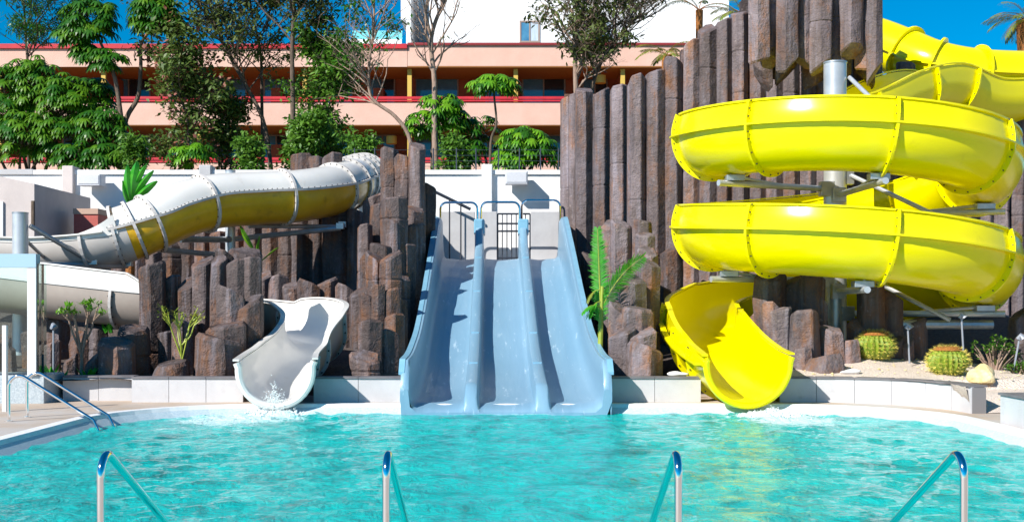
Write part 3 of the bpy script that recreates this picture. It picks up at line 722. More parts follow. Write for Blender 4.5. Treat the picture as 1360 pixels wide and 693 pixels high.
# supports of the white slide
def pole(px, Y, yt, zb, r, label, arms=()):
    t = thing('support_post', (XX(px, Y), Y, zb), label, 'post', 'grey steel posts carrying the slides')
    MB().tube([(XX(px, Y), Y, zb), (XX(px, Y), Y, ZZ(yt, Y))], r, 16).build('post', M['pole'], t)
    MB().tube([(XX(px, Y), Y, ZZ(yt, Y)), (XX(px, Y), Y, ZZ(yt, Y)+.03)], r*1.04, 16).build('cap', M['galv'], t)
    for a, b, rr in arms: MB().tube([a, b], rr, 8).build('arm', M['galv'], t); MB().box(b.x-.09, b.x+.09, b.y-.09, b.y+.09, b.z-.02, b.z+.12, .01).build('saddle', M['galv'], t)
    return t
pole(306, 27.3, 228, 1.2, .115, 'grey steel post behind the closed white tube', [(W(306, 318, 27.3), W(452, 303, 27.9), .06), (W(306, 318, 27.2), W(240, 318, 26.2), .07), (W(330, 300, 27), W(455, 301, 28.3), .05), (W(306, 340, 27.3), W(196, 330, 25.4), .06)])
pole(27, 23.6, 284, .5, .15, 'thick grey steel post at the left edge beside the open white trough', [(W(40, 300, 23.6), W(125, 350, 24.6), .05), (W(30, 315, 23.6), W(62, 345, 24.6), .035), (W(27, 352, 23.9), W(170, 352, 25.0), .07)])

# ================================================================ YELLOW SLIDE
ye = thing('yellow_water_slide', (HXC, HYC, .5), 'bright yellow spiral water slide coiling twice round a steel pole into the pool', 'water slide')
PB = [W(1640, 112, 29), W(1520, 105, 28.6), W(1430, 113, 28.0), W(1365, 125, 27.3), W(1300, 128, 26.7), W(1245, 109, 26.0)]
PB2 = [W(1192, 120, 25.3), Vector((6.9, 24.6, 5.55))]
ypath = crom(PB+PB2+[HP[0]], 6)[:-1]+HP+EXIT
yf = frames(ypath); ny_ = len(yf); hstart = len(ypath)-len(EXIT)-len(HP); exst = ny_-len(EXIT)
def yprof(i):
    r = .62; l = [(x, y*1.10) for x, y in arc(r, 180, 360, 20)]
    if i < hstart:
        k = i/hstart; l = arc(r, 175, 365, 20)
        return [(-r-.0, .26), (-r-.01, .13)]+l+[(r+.01, .10), (r, .18), (r, .26+.1*k)]
    if i < exst: return [(-r, .18), (-r, .09)]+l+[(r-.005, .12), (r-.03, .24), (r-.07, .37)]
    k = (i-exst)/(len(EXIT)-1); r2 = r-.01*k
    l = arc(r2, 180, 360, 20); hr = .40*(1-k)+.10*k; hl = .16+.12*math.sin(min(1, k*1.1)*math.pi)-.04*k
    return [(-r2-.03*k, hl), (-r2-.01*k, hl*.5)]+l+[(r2-.005, hr*.3), (r2-.01, hr*.6), (r2-.06*(1-k)+.02*k, hr)]
yp = [yprof(i) for i in range(ny_)]
sweep_shell(MB(), yf, yp, .045).build('trough', M['yellow'], ye, sharp=50)
flange(MB(), yf, [((p[-1][0]*0+.668+(.06*max(0,(i-exst)/38)), .0), (1, 0.0)) for i, p in enumerate(yp)], .10, .03).build('seam_flange', M['yellow'], ye, sharp=30)
flange(MB(), yf, [((p[-1][0]-.012, p[-1][1]+.034), (1, .0)) for p in yp], .09, .03).build('rim_flange', M['yellow'], ye, sharp=30)
flange(MB(), yf, [((p[0][0]+.012, p[0][1]+.034), (-1, .0)) for p in yp], .08, .03).build('rim_flange', M['yellow'], ye, sharp=30)
bo = MB()
rs = [4, 12, 20, 28, 34, 41]+[hstart+k for k in range(7, len(HP), 9)]+[exst+10, exst+22, exst+32]
for i in rs:
    if i < ny_: ring_at(MB(), yf, yp, i, .09, .022, .045).build('joint_ring', M['yellow'], ye); bolts_at(bo, yf, yp, i, .09, .022, .045, rad=.012)
MB().tube([put(yf[-1], q) for q in offs(yp[-1], .03)], .05, 8).build('end_lip', M['yellow'], ye)
# high closed tube from the rock tower to the right
TT = [(1110, 46, 30.5), (1155, 54, 30.2), (1198, 70, 29.6), (1242, 88, 29.0), (1292, 98, 28.9), (1350, 101, 29.2), (1420, 100, 30.0), (1520, 102, 30.4)]
tf = frames(crom([W(*p) for p in TT], 8))
cir = lambda rr: [(rr*math.cos(R(a)), rr*math.sin(R(a))) for a in range(0, 360, 12)]
mb = MB(); mb.loft([[put(f, q) for q in cir(.60)] for f in tf]); mb.build('closed_tube', M['yellow'], ye, sharp=50)
for i in (6, 17, 24, 33, 44):
    p, t, r, u = tf[i]; rings = []
    for s_, rr in ((-.03, .6), (-.03, .70), (.03, .70), (.03, .6)): rings.append([put((p+t*s_, t, r, u), q) for q in cir(rr)])
    MB().loft(rings, caps=False, smooth=False).build('joint_ring', M['yellow'], ye)
flange(MB(), tf, [((.60, -.05), (1, 0))]*len(tf), .08, .04).build('seam_flange', M['yellow'], ye)
bo.build('bolts', M['bolt'], ye, kind='stuff')
# central pole with arms
cp = thing('central_pole', (5.9, 22.0, .5), 'tall galvanised steel pole standing in the middle of the yellow spiral', 'pole')
MB().tube([(5.9, 22, .4), (5.9, 22, 6.05)], .205, 24).build('post', M['pole'], cp)
MB().tube([(5.9, 22, 6.05), (5.9, 22, 6.08)], .215, 24).build('cap', M['galv'], cp)
def armto(ang, zc, drop=.84, strut=True):
    q = Vector((HXC+HRC*math.cos(R(ang)), HYC+HRC*math.sin(R(ang)), zc-drop)); a = Vector((5.9, 22, q.z-.05))
    d = (q-a).normalized(); a = a+Vector((d.x, d.y, 0)).normalized()*.2
    MB().tube([a, q+Vector((d.x, d.y, 0))*.35+Vector((0, 0, -.05))], .055, 10).build('arm', M['pole'], cp)
    MB().box(a.x-.12, a.x+.12, a.y-.12, a.y+.12, a.z-.13, a.z+.13, .01).build('clamp', M['galv'], cp)
    MB().box(q.x-.16, q.x+.16, q.y-.12, q.y+.12, q.z-.0, q.z+.10, .01).build('saddle', M['galv'], cp)
    s0 = a.lerp(q, .55); MB().tube([s0, q+Vector((0, 0, .08))+(q-a)*.05], .03, 8).build('strut', M['pole'], cp)
for a, turn in ((205, 205), (268, 268), (340, 340), (200, 560), (262, 622), (335, 695)): armto(a, hz(turn))
for (p0, p1) in ((W(1130, 233, 21.9), W(1252, 290, 20.9)), (W(1128, 103, 21.9), W(1156, 130, 21.4)), (W(1175, 380, 21.6), W(1262, 425, 21.0))):
    MB().tube([p0, p1], .04, 8).build('strut', M['pole'], cp)
MB().box(5.9+.16, 5.9+.32, 21.9, 22.1, ZZ(245, 22), ZZ(225, 22)).build('clamp', M['galv'], cp)
MB().tube([W(1170, 431, 21.2), W(1318, 431, 21.2)], .08, 10).build('ground_beam', M['galv'], cp)

# ================================================================ ROCKS
def colmesh(r, z0, z1, sides=6, rot=0, jit=.05, taper=.0, seed=0, lean=(0, 0), seg=.45, tilt=.06, sq=1.0, crack=.2, wob=.16):
    rnd = random.Random(seed); n = sides; ang = []
    for k in range(n):
        a = rot+360*k/n+rnd.uniform(-7, 7); ang += [a-360/n*.06, a+360/n*.06]
    rr = []
    for k in range(n): q = r*(1+rnd.uniform(-.10, .10)); rr += [q, q]
    ns = max(2, int((z1-z0)/seg)); rings = []
    for j in range(ns+1):
        t = j/ns; z = z0+(z1-z0)*t; f = 1-taper*t; ox = lean[0]*t; oy = lean[1]*t
        w_ = 1+rnd.uniform(-jit, jit)*.6
        if 0 < j < ns and rnd.random() < crack:
            for dz, f2 in ((-.03, 1.0), (-.008, .93), (.012, .95)): rings.append([(ox+rr[k]*f*w_*f2*math.cos(R(ang[k])), oy+rr[k]*f*w_*f2*sq*math.sin(R(ang[k])), z+dz) for k in range(2*n)])
            z += .035
        rings.append([(ox+rr[k]*f*w_*math.cos(R(ang[k]))*(1+rnd.uniform(-jit, jit)*.3), oy+rr[k]*f*w_*sq*math.sin(R(ang[k])), z+(0 if j < ns else 0)) for k in range(2*n)])
    tx, ty = rnd.uniform(-tilt, tilt)*1.6, rnd.uniform(-tilt, tilt)*1.6
    so = Vector((seed*3.1, 0, 0)); am = r*wob
    rings = [[(x+am*noise.noise(Vector((x*1.5/r*.3, y*1.5/r*.3, z*1.4))+so), y+am*noise.noise(Vector((x*1.5/r*.3, y*1.5/r*.3, z*1.4+50))+so), z) for x, y, z in rg] for rg in rings]
    top = rings[-1]; rings[-1] = [(x, y, z-.05*r/.3+x*tx/r*.6+y*ty/r*.6) for x, y, z in top]
    rings.append([(lean[0]+(x-lean[0])*.86, lean[1]+(y-lean[1])*.86, z+.05*r/.3+rnd.uniform(-.01, .01)) for x, y, z in rings[-1]])
    return rings
SEED = [0]
def column(parent, px0, px1, yt, Y, zb, m='rock', rot=None, rf=1.16, wob=.16, sides=6, taper=.0, name='rock_column', jit=.05, sq=1.0):
    SEED[0] += 1; s_ = F/Y; r = (px1-px0)/2/s_*rf; cx = XX((px0+px1)/2, Y); zt = ZZ(yt, Y)
    if zt < zb+.1: zt = zb+.1
    rings = colmesh(r, zb, zt, sides, rot if rot is not None else random.uniform(32, 58), jit, taper, SEED[0], tilt=.12 if sides > 5 else .06, sq=sq, wob=wob)
    mb = MB(); mb.loft([[(x+cx, y+Y, z) for x, y, z in rg] for rg in rings], smooth=True)
    return mb.build(name, M[m], parent, sharp=20)
def cluster(name, px, Y, label, cols, m='rock', zb=.3):
    t = thing(name, (XX(px, Y), Y, zb), label, 'rocks')
    for c in cols:
        kw = dict(zip(('taper', 'sides'), c[4:])); column(t, c[0], c[1], c[2], c[3], zb, m, **kw)
    return t
# left cluster in front of the white slide
cluster('rock_cluster', 265, 20.8, 'brown basalt column cluster left of the white slide exit, stepped blocks at its right', [
    (186, 217, 351, 21.2), (212, 240, 372, 21.5), (236, 262, 375, 21.4), (229, 256, 428, 20.6), (257, 286, 346, 21.3), (280, 300, 345, 21.0), (288, 311, 338, 21.3), (306, 346, 333, 21.5),
    (303, 334, 350, 21.0), (320, 346, 343, 21.0), (290, 325, 389, 20.6), (278, 325, 430, 20.2), (263, 323, 448, 19.85, .06), (316, 347, 400, 20.6), (240, 262, 420, 20.9), (210, 232, 440, 20.7)])
cluster('boulder', 163, 20.4, 'two joined square brown boulders behind the pool wall, left of the tall column cluster', [(131, 178, 453, 19.9, .05), (154, 198, 435, 20.4, .08)])
cluster('boulder', 228, 19.7, 'small flat rounded boulder between the double boulder and the stepped blocks', [(203, 254, 481, 19.7, .22, 8)])
cluster('rock_row', 90, 21, 'low dark rocks in shade under the white trough at the left', [(83, 102, 476, 20.2, .1), (113, 131, 478, 20.0, .1), (10, 22, 463, 20.8, .2), (58, 80, 455, 21.6), (94, 116, 448, 21.6), (30, 52, 440, 22), (120, 142, 430, 22.6), (-10, 14, 448, 21.8), (66, 92, 430, 23)])
# rock wall behind the white slide
bw = thing('basalt_wall', (XX(420, 29), 29, 1), 'brown basalt column wall behind the white slide', 'rock wall')
tops = [(150, 330), (172, 322), (194, 330), (216, 318), (238, 308), (258, 300), (280, 312), (302, 298), (324, 285), (346, 295), (368, 262), (387, 206), (409, 213), (427, 210)]
for i, (px, yt) in enumerate(tops): column(bw, px, px+25, yt, 29.0+random.uniform(-.12, .12), .5, rot=42)
for px, yt in ((438, 262), (461, 283), (482, 262)): column(bw, px, px+26, yt, 28.6, .5, rot=44)
for px, yt, Y in ((356, 371, 25.2), (376, 378, 25), (398, 378, 24.6), (421, 373, 24.8), (446, 383, 24.4), (466, 386, 24.2), (334, 366, 25.5), (312, 352, 25.8), (176, 395, 24.2)): column(bw, px, px+26, yt, Y, .5, taper=.04)
# centre left cluster
cluster('rock_cluster', 520, 24, 'tall dark stepped basalt cluster directly left of the blue slide', [
    (507, 527, 198, 28.2), (525, 546, 212, 28.0), (543, 564, 193, 27.8), (552, 577, 247, 28.4), (534, 562, 276, 27), (509, 540, 263, 26), (511, 537, 298, 25.2), (492, 520, 325, 24.4), (492, 512, 270, 27.5),
    (530, 562, 300, 26.6), (524, 552, 330, 25.4), (520, 544, 365, 24.4), (518, 540, 395, 23.6), (487, 512, 341, 23.6), (505, 531, 340, 23.4), (500, 532, 388, 22.6), (493, 510, 378, 22.4), (476, 494, 300, 27), (478, 498, 340, 26),
    (512, 536, 420, 22.4), (508, 528, 445, 21.6), (478, 500, 395, 23.4)])
cluster('rock_cluster', 490, 20.6, 'small group of three short basalt columns standing beside the white slide exit', [(476, 507, 429, 20.7), (500, 523, 440, 20.9), (467, 504, 473, 20.2, .05)])
# right of blue slide
cluster('rock_cluster', 845, 21, 'stepped reddish basalt column group right of the blue slide beside the small palm', [
    (801, 820, 297, 23.8), (812, 839, 296, 23.5), (842, 866, 293, 23.4), (846, 868, 311, 22.8), (848, 872, 333, 22.2), (849, 874, 347, 21.8), (818, 854, 368, 21.2), (811, 836, 409, 20.6), (826, 868, 409, 20.5), (832, 868, 440, 20.2), (835, 879, 460, 19.85, .03), (811, 842, 440, 20.2)], m='rockpurple')
# high fluted wall
hw = thing('basalt_wall', (XX(860, 28), 28, 1), 'high fluted wall of grey purple basalt columns stepping up to the right', 'rock wall')
steps = [(744, 130), (754, 130), (764, 119), (786, 122), (810, 116), (834, 108), (857, 95), (881, 81), (904, 63), (926, 38), (948, 28), (970, 17), (993, -2), (1014, -10), (1036, -10), (1058, -10), (1080, -10), (1102, -10), (1124, -10), (1146, -10)]
for i, (px, yt) in enumerate(steps):
    Y = (31.2, 30.9, 30.3, 29.4, 28.6)[i] if i < 5 else 27.6-(i-5)*.02; wd = 25 if i > 1 else 17
    column(hw, px, px+wd, yt, Y+random.uniform(-.06, .06), .4, rf=1.0, m='rockpurple', rot=random.uniform(36, 42), jit=.015, sq=1.35, wob=.06)
for i, (px, yt) in enumerate([(1168, 120), (1190, 84), (1207, 104), (1228, 140), (1250, 160), (1272, 170), (1294, 150), (1316, 140), (1338, 150), (1360, 145), (1384, 150)]):
    column(hw, px, px+25, yt, 27.0, .4, 'rockpurple', rot=43, rf=1.0)
for a, b, yt, Y in ((750, 836, 125, 31.6), (834, 905, 112, 28.0), (905, 990, 66, 27.9), (985, 1166, 0, 27.8), (1172, 1420, 165, 27.4)): MB().box(XX(a, Y), XX(b, Y), Y, Y+.3, .3, ZZ(yt, Y)).build('wall_core', M['rock'], hw)
# lower row in front of the fluted wall, near the blue slide
cluster('rock_cluster', 800, 25, 'dark low columns in shade at the foot of the fluted wall behind the palm', [(774, 796, 340, 27.4), (780, 802, 365, 26.6), (790, 810, 330, 26.0), (792, 816, 400, 24.5), (808, 826, 430, 23.4), (866, 892, 380, 25), (886, 912, 400, 24.6), (880, 904, 330, 26.4), ], m='rock')
# overhanging tower block
tw = thing('rock_tower', (XX(1085, 24.8), 24.8, 6), 'overhanging block of hanging basalt columns above the top of the yellow spiral', 'rocks')
hang = [(995, 82), (1012, 78), (1033, 80), (1055, 86), (1077, 92), (1098, 84), (1118, 70), (1138, 94), (1152, 100)]
for i, (px, yb) in enumerate(hang):
    Y = 24.9+(.15 if i % 2 else -.1); wd = 26 if i < 8 else 18
    SEED[0] += 1; r = wd/2/(F/Y)*1.2; cx = XX(px+wd/2, Y); zb = ZZ(yb, Y); zt = ZZ(-60, Y)
    rg = colmesh(r, -zt, -zb, 6, 14, .02, 0, SEED[0], tilt=.25)
    rg = [[(x+cx, y+Y, -z) for x, y, z in q] for q in rg]
    rg = [list(reversed(q)) for q in rg]
    MB().loft(rg).build('rock_column', M['rockpurple'], tw, sharp=28)
for i, (px, yb, wd) in enumerate([(998, 108, 30), (1025, 100, 40), (1062, 112, 40), (1100, 104, 36), (1130, 108, 34), (1008, 92, 46), (1080, 98, 46)]):
    Y = 25.7; SEED[0] += 1; r = wd/2/(F/Y); cx = XX(px+wd/2, Y)
    rg = colmesh(r, -ZZ(-60, Y), -ZZ(yb, Y), 6, 20, .05, .1, SEED[0], tilt=.3)
    MB().loft([list(reversed([(x+cx, y+Y, -z) for x, y, z in q])) for q in rg]).build('rock_column', M['rock'], tw, sharp=28)
# under the yellow spiral
cluster('rock_cluster', 1050, 20.6, 'pinkish brown jagged rocks beside the yellow slide exit under the spiral', [
    (996, 1020, 416, 21.3, .1), (1012, 1034, 408, 20.6, .05), (1024, 1050, 410, 20.4, .06), (1046, 1088, 416, 20.3, .08), (1086, 1122, 436, 20.4, .15, 5), (1108, 1142, 452, 20.4, .2, 5), (1066, 1122, 473, 19.8, .35, 5), (1052, 1078, 462, 20.0, .2, 5)], m='rockpurple')
cluster('rock_cluster', 1100, 21.5, 'dark shaded columns below the lower yellow coil around the pole', [(1004, 1040, 364, 21.2), (1036, 1068, 372, 21.3), (1062, 1092, 366, 21.0), (1080, 1098, 400, 20.9), (1140, 1172, 376, 21.0), (1168, 1198, 390, 21.2), (1128, 1150, 430, 20.9), (1150, 1176, 432, 20.9), (1175, 1202, 450, 20.9, .1), (1192, 1230, 426, 21.3), (1196, 1214, 452, 20.8, .2)])
cluster('rock_cluster', 1400, 20, 'tall brown basalt columns at the right edge of the picture', [(1343, 1372, 414, 21.5), (1368, 1400, 380, 21.6), (1395, 1430, 400, 21.5), (1346, 1366, 452, 20.2, .1)])

# ================================================================ PLANTS
def leafquad(mb, p, d, nrm, L, wd, droop=.3, seg=2):
    d = d.normalized(); s_ = d.cross(nrm); s_ = s_.normalized() if s_.length > 1e-5 else d.orthogonal().normalized()
    prev = None; vs = []; q = p.copy()
    wds = [.25, 1, .12] if seg == 2 else [.25, .9, 1, .1]
    for k in range(seg+1):
        vs += [q-s_*wd*.5*wds[k], q+s_*wd*.5*wds[k]]
        d = (d+Vector((0, 0, -droop))).normalized(); q = q+d*L/seg
    fs = [(2*k, 2*k+1, 2*k+3, 2*k+2) for k in range(seg)]; mb.add(vs, fs)
def whorl(mb, c, ax, L=.34, n=9, rnd=random):
    ax = ax.normalized(); u = ax.orthogonal().normalized(); v = ax.cross(u); a0 = rnd.random()*6
    for k in range(n):
        a = a0+2*math.pi*k/n; d = u*math.cos(a)+v*math.sin(a)+ax*.35
        leafquad(mb, c, d, ax, L*rnd.uniform(.85, 1.15), L*.22, .48, 3)
def limb(mb, pts, r0, r1, n=7):
    P = crom(pts, 5); mb.tube(P, [r0+(r1-r0)*i/(len(P)-1) for i in range(len(P))], n)
def umbrella_tree(base, blobs, label, m='leafU', trunks=None, dens=1.0, L=.34, name='umbrella_tree', group=None, bark='bark'):
    """blobs: (centre, rx, rz, count)"""
    t = thing(name, base, label, 'tree', group); base = Vector(base)
    tb = MB(); lf = MB(); lf2 = MB()
    if trunks:
        for pts, r0, r1 in trunks: limb(tb, pts, r0, r1)
    for c, rx, rz, cnt in blobs:
        c = Vector(c)
        if not trunks: limb(tb, [base+Vector((random.uniform(-.3, .3), 0, 0)), base.lerp(c, .5)+Vector((random.uniform(-.3, .3), random.uniform(-.2, .2), 0)), c], .06, .03)
        for k in range(int(cnt*dens)):
            d = Vector((random.gauss(0, 1), random.gauss(0, 1), random.gauss(0, .9)+.25)).normalized(); rr = random.uniform(.45, 1.0)**.6
            p = c+Vector((d.x*rx*rr, d.y*rx*rr*.8, d.z*rz*rr)); q = c+Vector((d.x*rx*rr*.4, d.y*rx*rr*.3, d.z*rz*rr*.4-.1))
            tb.tube([q, p], .010, 4, False)
            whorl(lf if random.random() < .7 else lf2, p, (d*.6+Vector((0, -.25, 1))), L, random.choice((8, 9, 10)))
    tb.build('trunk', M[bark], t, sharp=None); lf.build('crown', M[m], t); 
    if lf2.v: lf2.build('crown', M['leafUd' if m != 'leafUd' else 'leafU'], t)
    return t
def branchy(base, h, spread, label, leafm='leafO', bark='bark', leaves=1500, ls=.09, lw=.035, r0=.09, depth=4, trunk_pts=None, up=.5, clump=.22, name='tree', flowers=0, cat='tree', lenf=.62, twigs=True, start=.35, droop=.25, kids=(3, 4)):
    t = thing(name, base, label, cat); base = Vector(base); tb = MB(); tips = []
    def br(p, d, L, r, dep):
        P = [p]; q = p.copy(); dd = d.normalized(); k = 3
        for i in range(k):
            dd = (dd+Vector((random.gauss(0, .16), random.gauss(0, .16), random.gauss(0, .10)+up*.12))).normalized(); q = q+dd*L/k; P.append(q.copy())
        tb.tube(P, [r*(1-.45*i/k) for i in range(k+1)], 6 if dep > 1 else 4, False)
        if dep <= 2: tips.extend(P[1:])
        if dep > 0:
            for c in range(random.randint(*kids)):
                s_ = P[random.randint(1, k)]; a = random.uniform(0, 6.28)
                side = Vector((math.cos(a), math.sin(a), random.uniform(-.1, .5)))
                br(s_, dd*.6+side*spread, L*lenf*random.uniform(.8, 1.2), r*.55, dep-1)
    if trunk_pts:
        P = crom([Vector(p) for p in trunk_pts], 5); N_ = len(P); r0 *= .75; tb.tube(P, [r0*(1-.6*i/(N_-1)) for i in range(N_)], 8)
        L0 = sum((b-a).length for a, b in zip(P, P[1:]))
        for i in range(int(N_*start), N_):
            for c in range(2 if i % 2 else 1):
                a = random.uniform(0, 6.28); dd = (P[min(i+1, N_-1)]-P[max(0, i-1)]).normalized()
                br(P[i], dd*.7+Vector((math.cos(a), math.sin(a), .25))*spread, L0*.22*random.uniform(.7, 1.3), r0*.35, depth-2)
    else: br(base, Vector((0, 0, 1)), h*.42, r0, depth)
    tb.build('trunk', M[bark], t, sharp=None)
    def scatter(cnt, m_, sz, wz):
        lf = MB()
        cl = random.sample(tips, min(len(tips), max(10, cnt//12)))
        for k in range(cnt):
            c = random.choice(cl) if random.random() < .75 else random.choice(tips)
            p = c+Vector((random.gauss(0, clump*.5), random.gauss(0, clump*.5), random.gauss(0, clump*.4)))
            d = Vector((random.gauss(0, 1), random.gauss(0, 1), random.gauss(0, .6)-.1))
            leafquad(lf, p, d, Vector((random.gauss(0, .6), random.gauss(0, .6)-.4, 1)), 1.35*sz*random.uniform(.6, 1.4), wz*1.5, droop, 2)
        lf.build('crown', M[m_], t)
    if leaves: scatter(leaves, leafm, ls, lw)
    if flowers: scatter(flowers, 'flower', ls*.8, lw*1.6)
    return t
TZ = 4.75
def T(px, Y): return (XX(px, Y), Y, TZ)
# left umbrella trees
umbrella_tree(T(40, 37), [(W(10, 130, 37), .9, 1.1, 60), (W(45, 110, 37), .9, .9, 60), (W(85, 135, 36.5), .9, .9, 60), (W(30, 180, 36), .95, .8, 55), (W(75, 185, 36), .9, .7, 50), (W(-10, 175, 36.5), .8, .8, 30)], 'broad dense umbrella tree at the left edge above the garden wall', dens=2.2, L=.32)
umbrella_tree(T(130, 37), [(W(120, 130, 37), .75, .8, 45), (W(135, 170, 36), .8, .7, 50), (W(100, 205, 35.5), .7, .45, 30), (W(140, 205, 35.2), .6, .4, 30)], 'dense umbrella tree beneath the forked tall one, second from the left', m='leafUd', dens=2.2, L=.32)
fk = W(162, 165, 36)
umbrella_tree(T(160, 36), [(W(120, 25, 36), .85, .75, 60), (W(100, 45, 36), .6, .4, 30), (W(140, 78, 36), .6, .35, 26), (W(112, 68, 36), .4, .3, 14)], 'tall umbrella tree with leaning trunk whose round crown stands against the blue sky', m='leafUd', dens=1.9, L=.34,
    trunks=[([T(162, 36), W(160, 200, 36), fk], .10, .09), ([fk, W(155, 115, 36), W(146, 85, 36), W(128, 45, 36)], .08, .035)])
umbrella_tree(T(168, 36.3), [(W(205, 15, 36.3), .75, .6, 50), (W(225, 30, 36.3), .45, .3, 18), (W(188, 32, 36.3), .4, .3, 16)], 'tall umbrella tree with curved trunk and crown at the top, right of the rounder one', m='leafUd', dens=1.9, L=.34,
    trunks=[([T(166, 36.3), W(165, 170, 36.3), W(183, 130, 36.3), W(187, 90, 36.3), W(188, 58, 36.3), W(203, 38, 36.3)], .09, .035)])
umbrella_tree(T(255, 35), [(W(255, 205, 35), .75, .38, 45)], 'small light green umbrella shrub behind the wall under the bougainvillea', m='leafL', dens=1.2, L=.28)
umbrella_tree(T(578, 36), [(W(585, 140, 36), .72, .45, 40), (W(565, 165, 36), .65, .45, 34), (W(602, 155, 36), .5, .4, 22)], 'light green umbrella tree right of centre with drooping leaves, left of the lollipop shaped one', m='leafL', dens=1.5, L=.32, trunks=[([T(576, 36), W(574, 200, 36), W(580, 150, 36)], .07, .04)])
umbrella_tree(T(650, 35.5), [(W(656, 112, 35.5), .75, .32, 46)], 'slender umbrella tree with one flat crown on a thin bare trunk', m='leafL', dens=1.4, L=.32, trunks=[([T(650, 35.5), W(652, 190, 35.5), W(659, 165, 35.5), W(656, 125, 35.5)], .05, .03)])
umbrella_tree(T(700, 35), [(W(695, 190, 35), .75, .55, 50), (W(722, 200, 35), .6, .45, 34), (W(680, 210, 35), .6, .35, 30)], 'low light green umbrella bush left of the fluted rock wall', m='leafL', dens=1.5, L=.32)
umbrella_tree(T(640, 36.5), [(W(635, 175, 36.5), .65, .6, 34), (W(625, 200, 36), .5, .4, 24)], 'darker umbrella bush behind the thin bare trunk', m='leafUd', dens=1.3, L=.30)
# loose trees
branchy(T(35, 42), 6, .8, 'fine needled dark tree with open crown at the top left corner', leafm='leafUd', leaves=7500, ls=.15, lw=.03, r0=.10, trunk_pts=[T(35, 42), W(40, 150, 42), W(35, 60, 42), W(30, -20, 42)], depth=5, spread=1.0) if False else branchy(T(35, 42), 6, 1.0, 'fine needled dark tree with open crown at the top left corner', leafm='leafUd', leaves=7500, ls=.16, lw=.03, r0=.10, trunk_pts=[T(35, 42), W(40, 150, 42), W(35, 60, 42), W(30, -20, 42)], depth=5, start=.5)
branchy(T(240, 36), 3, .9, 'rusty brown and olive bougainvillea mass climbing in front of the balconies', leafm='leafB', leaves=4800, ls=.12, lw=.06, r0=.06, depth=5, trunk_pts=[T(245, 36), W(250, 170, 36), W(235, 120, 36), W(225, 95, 36)], flowers=600, clump=.35, name='bougainvillea', cat='shrub', start=.1, kids=(3, 4))
branchy(T(290, 37), 3, .9, 'loose olive shrub with dry red flowers between the bougainvillea and the slanting tree', leafm='leafB', leaves=3600, ls=.12, lw=.05, r0=.05, depth=4, trunk_pts=[T(290, 37), W(292, 190, 37), W(300, 150, 37)], flowers=300, clump=.35, name='shrub', cat='shrub', start=.1)
branchy(T(362, 37), 6, .8, 'slanting tree with sparse olive leaves leaning to the left, left of the straight trunk', leafm='leafO', leaves=4600, ls=.13, lw=.05, r0=.10, depth=5, trunk_pts=[T(365, 37), W(352, 170, 37), W(330, 120, 37), W(305, 75, 37), W(285, 30, 37), W(275, -10, 37)], bark='bark', start=.4)
branchy(T(346, 38), 6, .7, 'thin upright tree with olive leaves growing just left of the straight trunk', leafm='leafO', leaves=3400, ls=.13, lw=.05, r0=.08, depth=5, trunk_pts=[T(350, 38), W(348, 150, 38), W(346, 70, 38), W(335, 20, 38), W(330, -20, 38)], start=.4)
branchy(T(388, 36), 7, .8, 'straight brown trunked tree rising out of the frame with sparse leaves at its top', leafm='leafO', leaves=5000, ls=.13, lw=.05, r0=.12, depth=5, trunk_pts=[T(388, 36), W(389, 150, 36), W(388, 70, 36), W(390, 10, 36), W(388, -30, 36)], start=.55)
branchy(T(435, 37), 4, 1.0, 'bushy mid green tree right of the straight brown trunk', leafm='leafG', leaves=8000, ls=.12, lw=.06, r0=.09, depth=5, trunk_pts=[T(432, 37), W(430, 180, 37), W(435, 120, 37), W(430, 85, 37)], clump=.3, start=.1)
branchy(T(400, 37), 3, 1.0, 'low leafy green shrub at the foot of the straight brown trunk', leafm='leafG', leaves=7500, ls=.11, lw=.06, r0=.06, depth=4, trunk_pts=[T(400, 35.6), W(402, 205, 35.6), W(405, 175, 35.6)], clump=.3, start=.1, name='shrub', cat='shrub')
branchy(T(555, 36), 5, .8, 'nearly bare twisted tree leaning left from behind the rocks with few dark leaves', leafm='leafUd', leaves=900, ls=.12, lw=.05, r0=.09, depth=5, trunk_pts=[T(552, 35), W(545, 188, 35), W(525, 155, 35), W(494, 130, 35), W(490, 90, 35), W(496, 40, 35), W(497, -5, 35)], bark='barkp', start=.45, kids=(2, 3))
branchy(T(578, 35.5), 6, .6, 'bare pale brown leafless tree with fan of upright branches in the centre', leaves=60, r0=.13, depth=5, trunk_pts=[T(580, 35.5), W(577, 170, 35.5), W(577, 110, 35.5), W(573, 50, 35.5), W(590, 0, 35.5), W(600, -30, 35.5)], bark='barkp', start=.45, kids=(2, 3), up=1.2)
branchy(T(765, 37), 6, .8, 'twiggy brown multi stemmed tree with scattered small leaves left of the rock wall top', leafm='leafO', leaves=4200, ls=.14, lw=.06, r0=.13, depth=6, trunk_pts=[T(768, 37), W(766, 150, 37), W(764, 90, 37), W(765, 40, 37), W(768, -20, 37)], bark='barkp', start=.35, kids=(3, 4))
branchy(T(790, 37.5), 6, .9, 'bare grey twig tree leaning right over the fluted wall', leafm='leafO', leaves=900, ls=.13, lw=.05, r0=.10, depth=6, trunk_pts=[T(775, 37.5), W(782, 140, 37.5), W(800, 80, 37.5), W(830, 40, 37.5), W(850, 20, 37.5)], bark='bark', start=.35, kids=(3, 4))
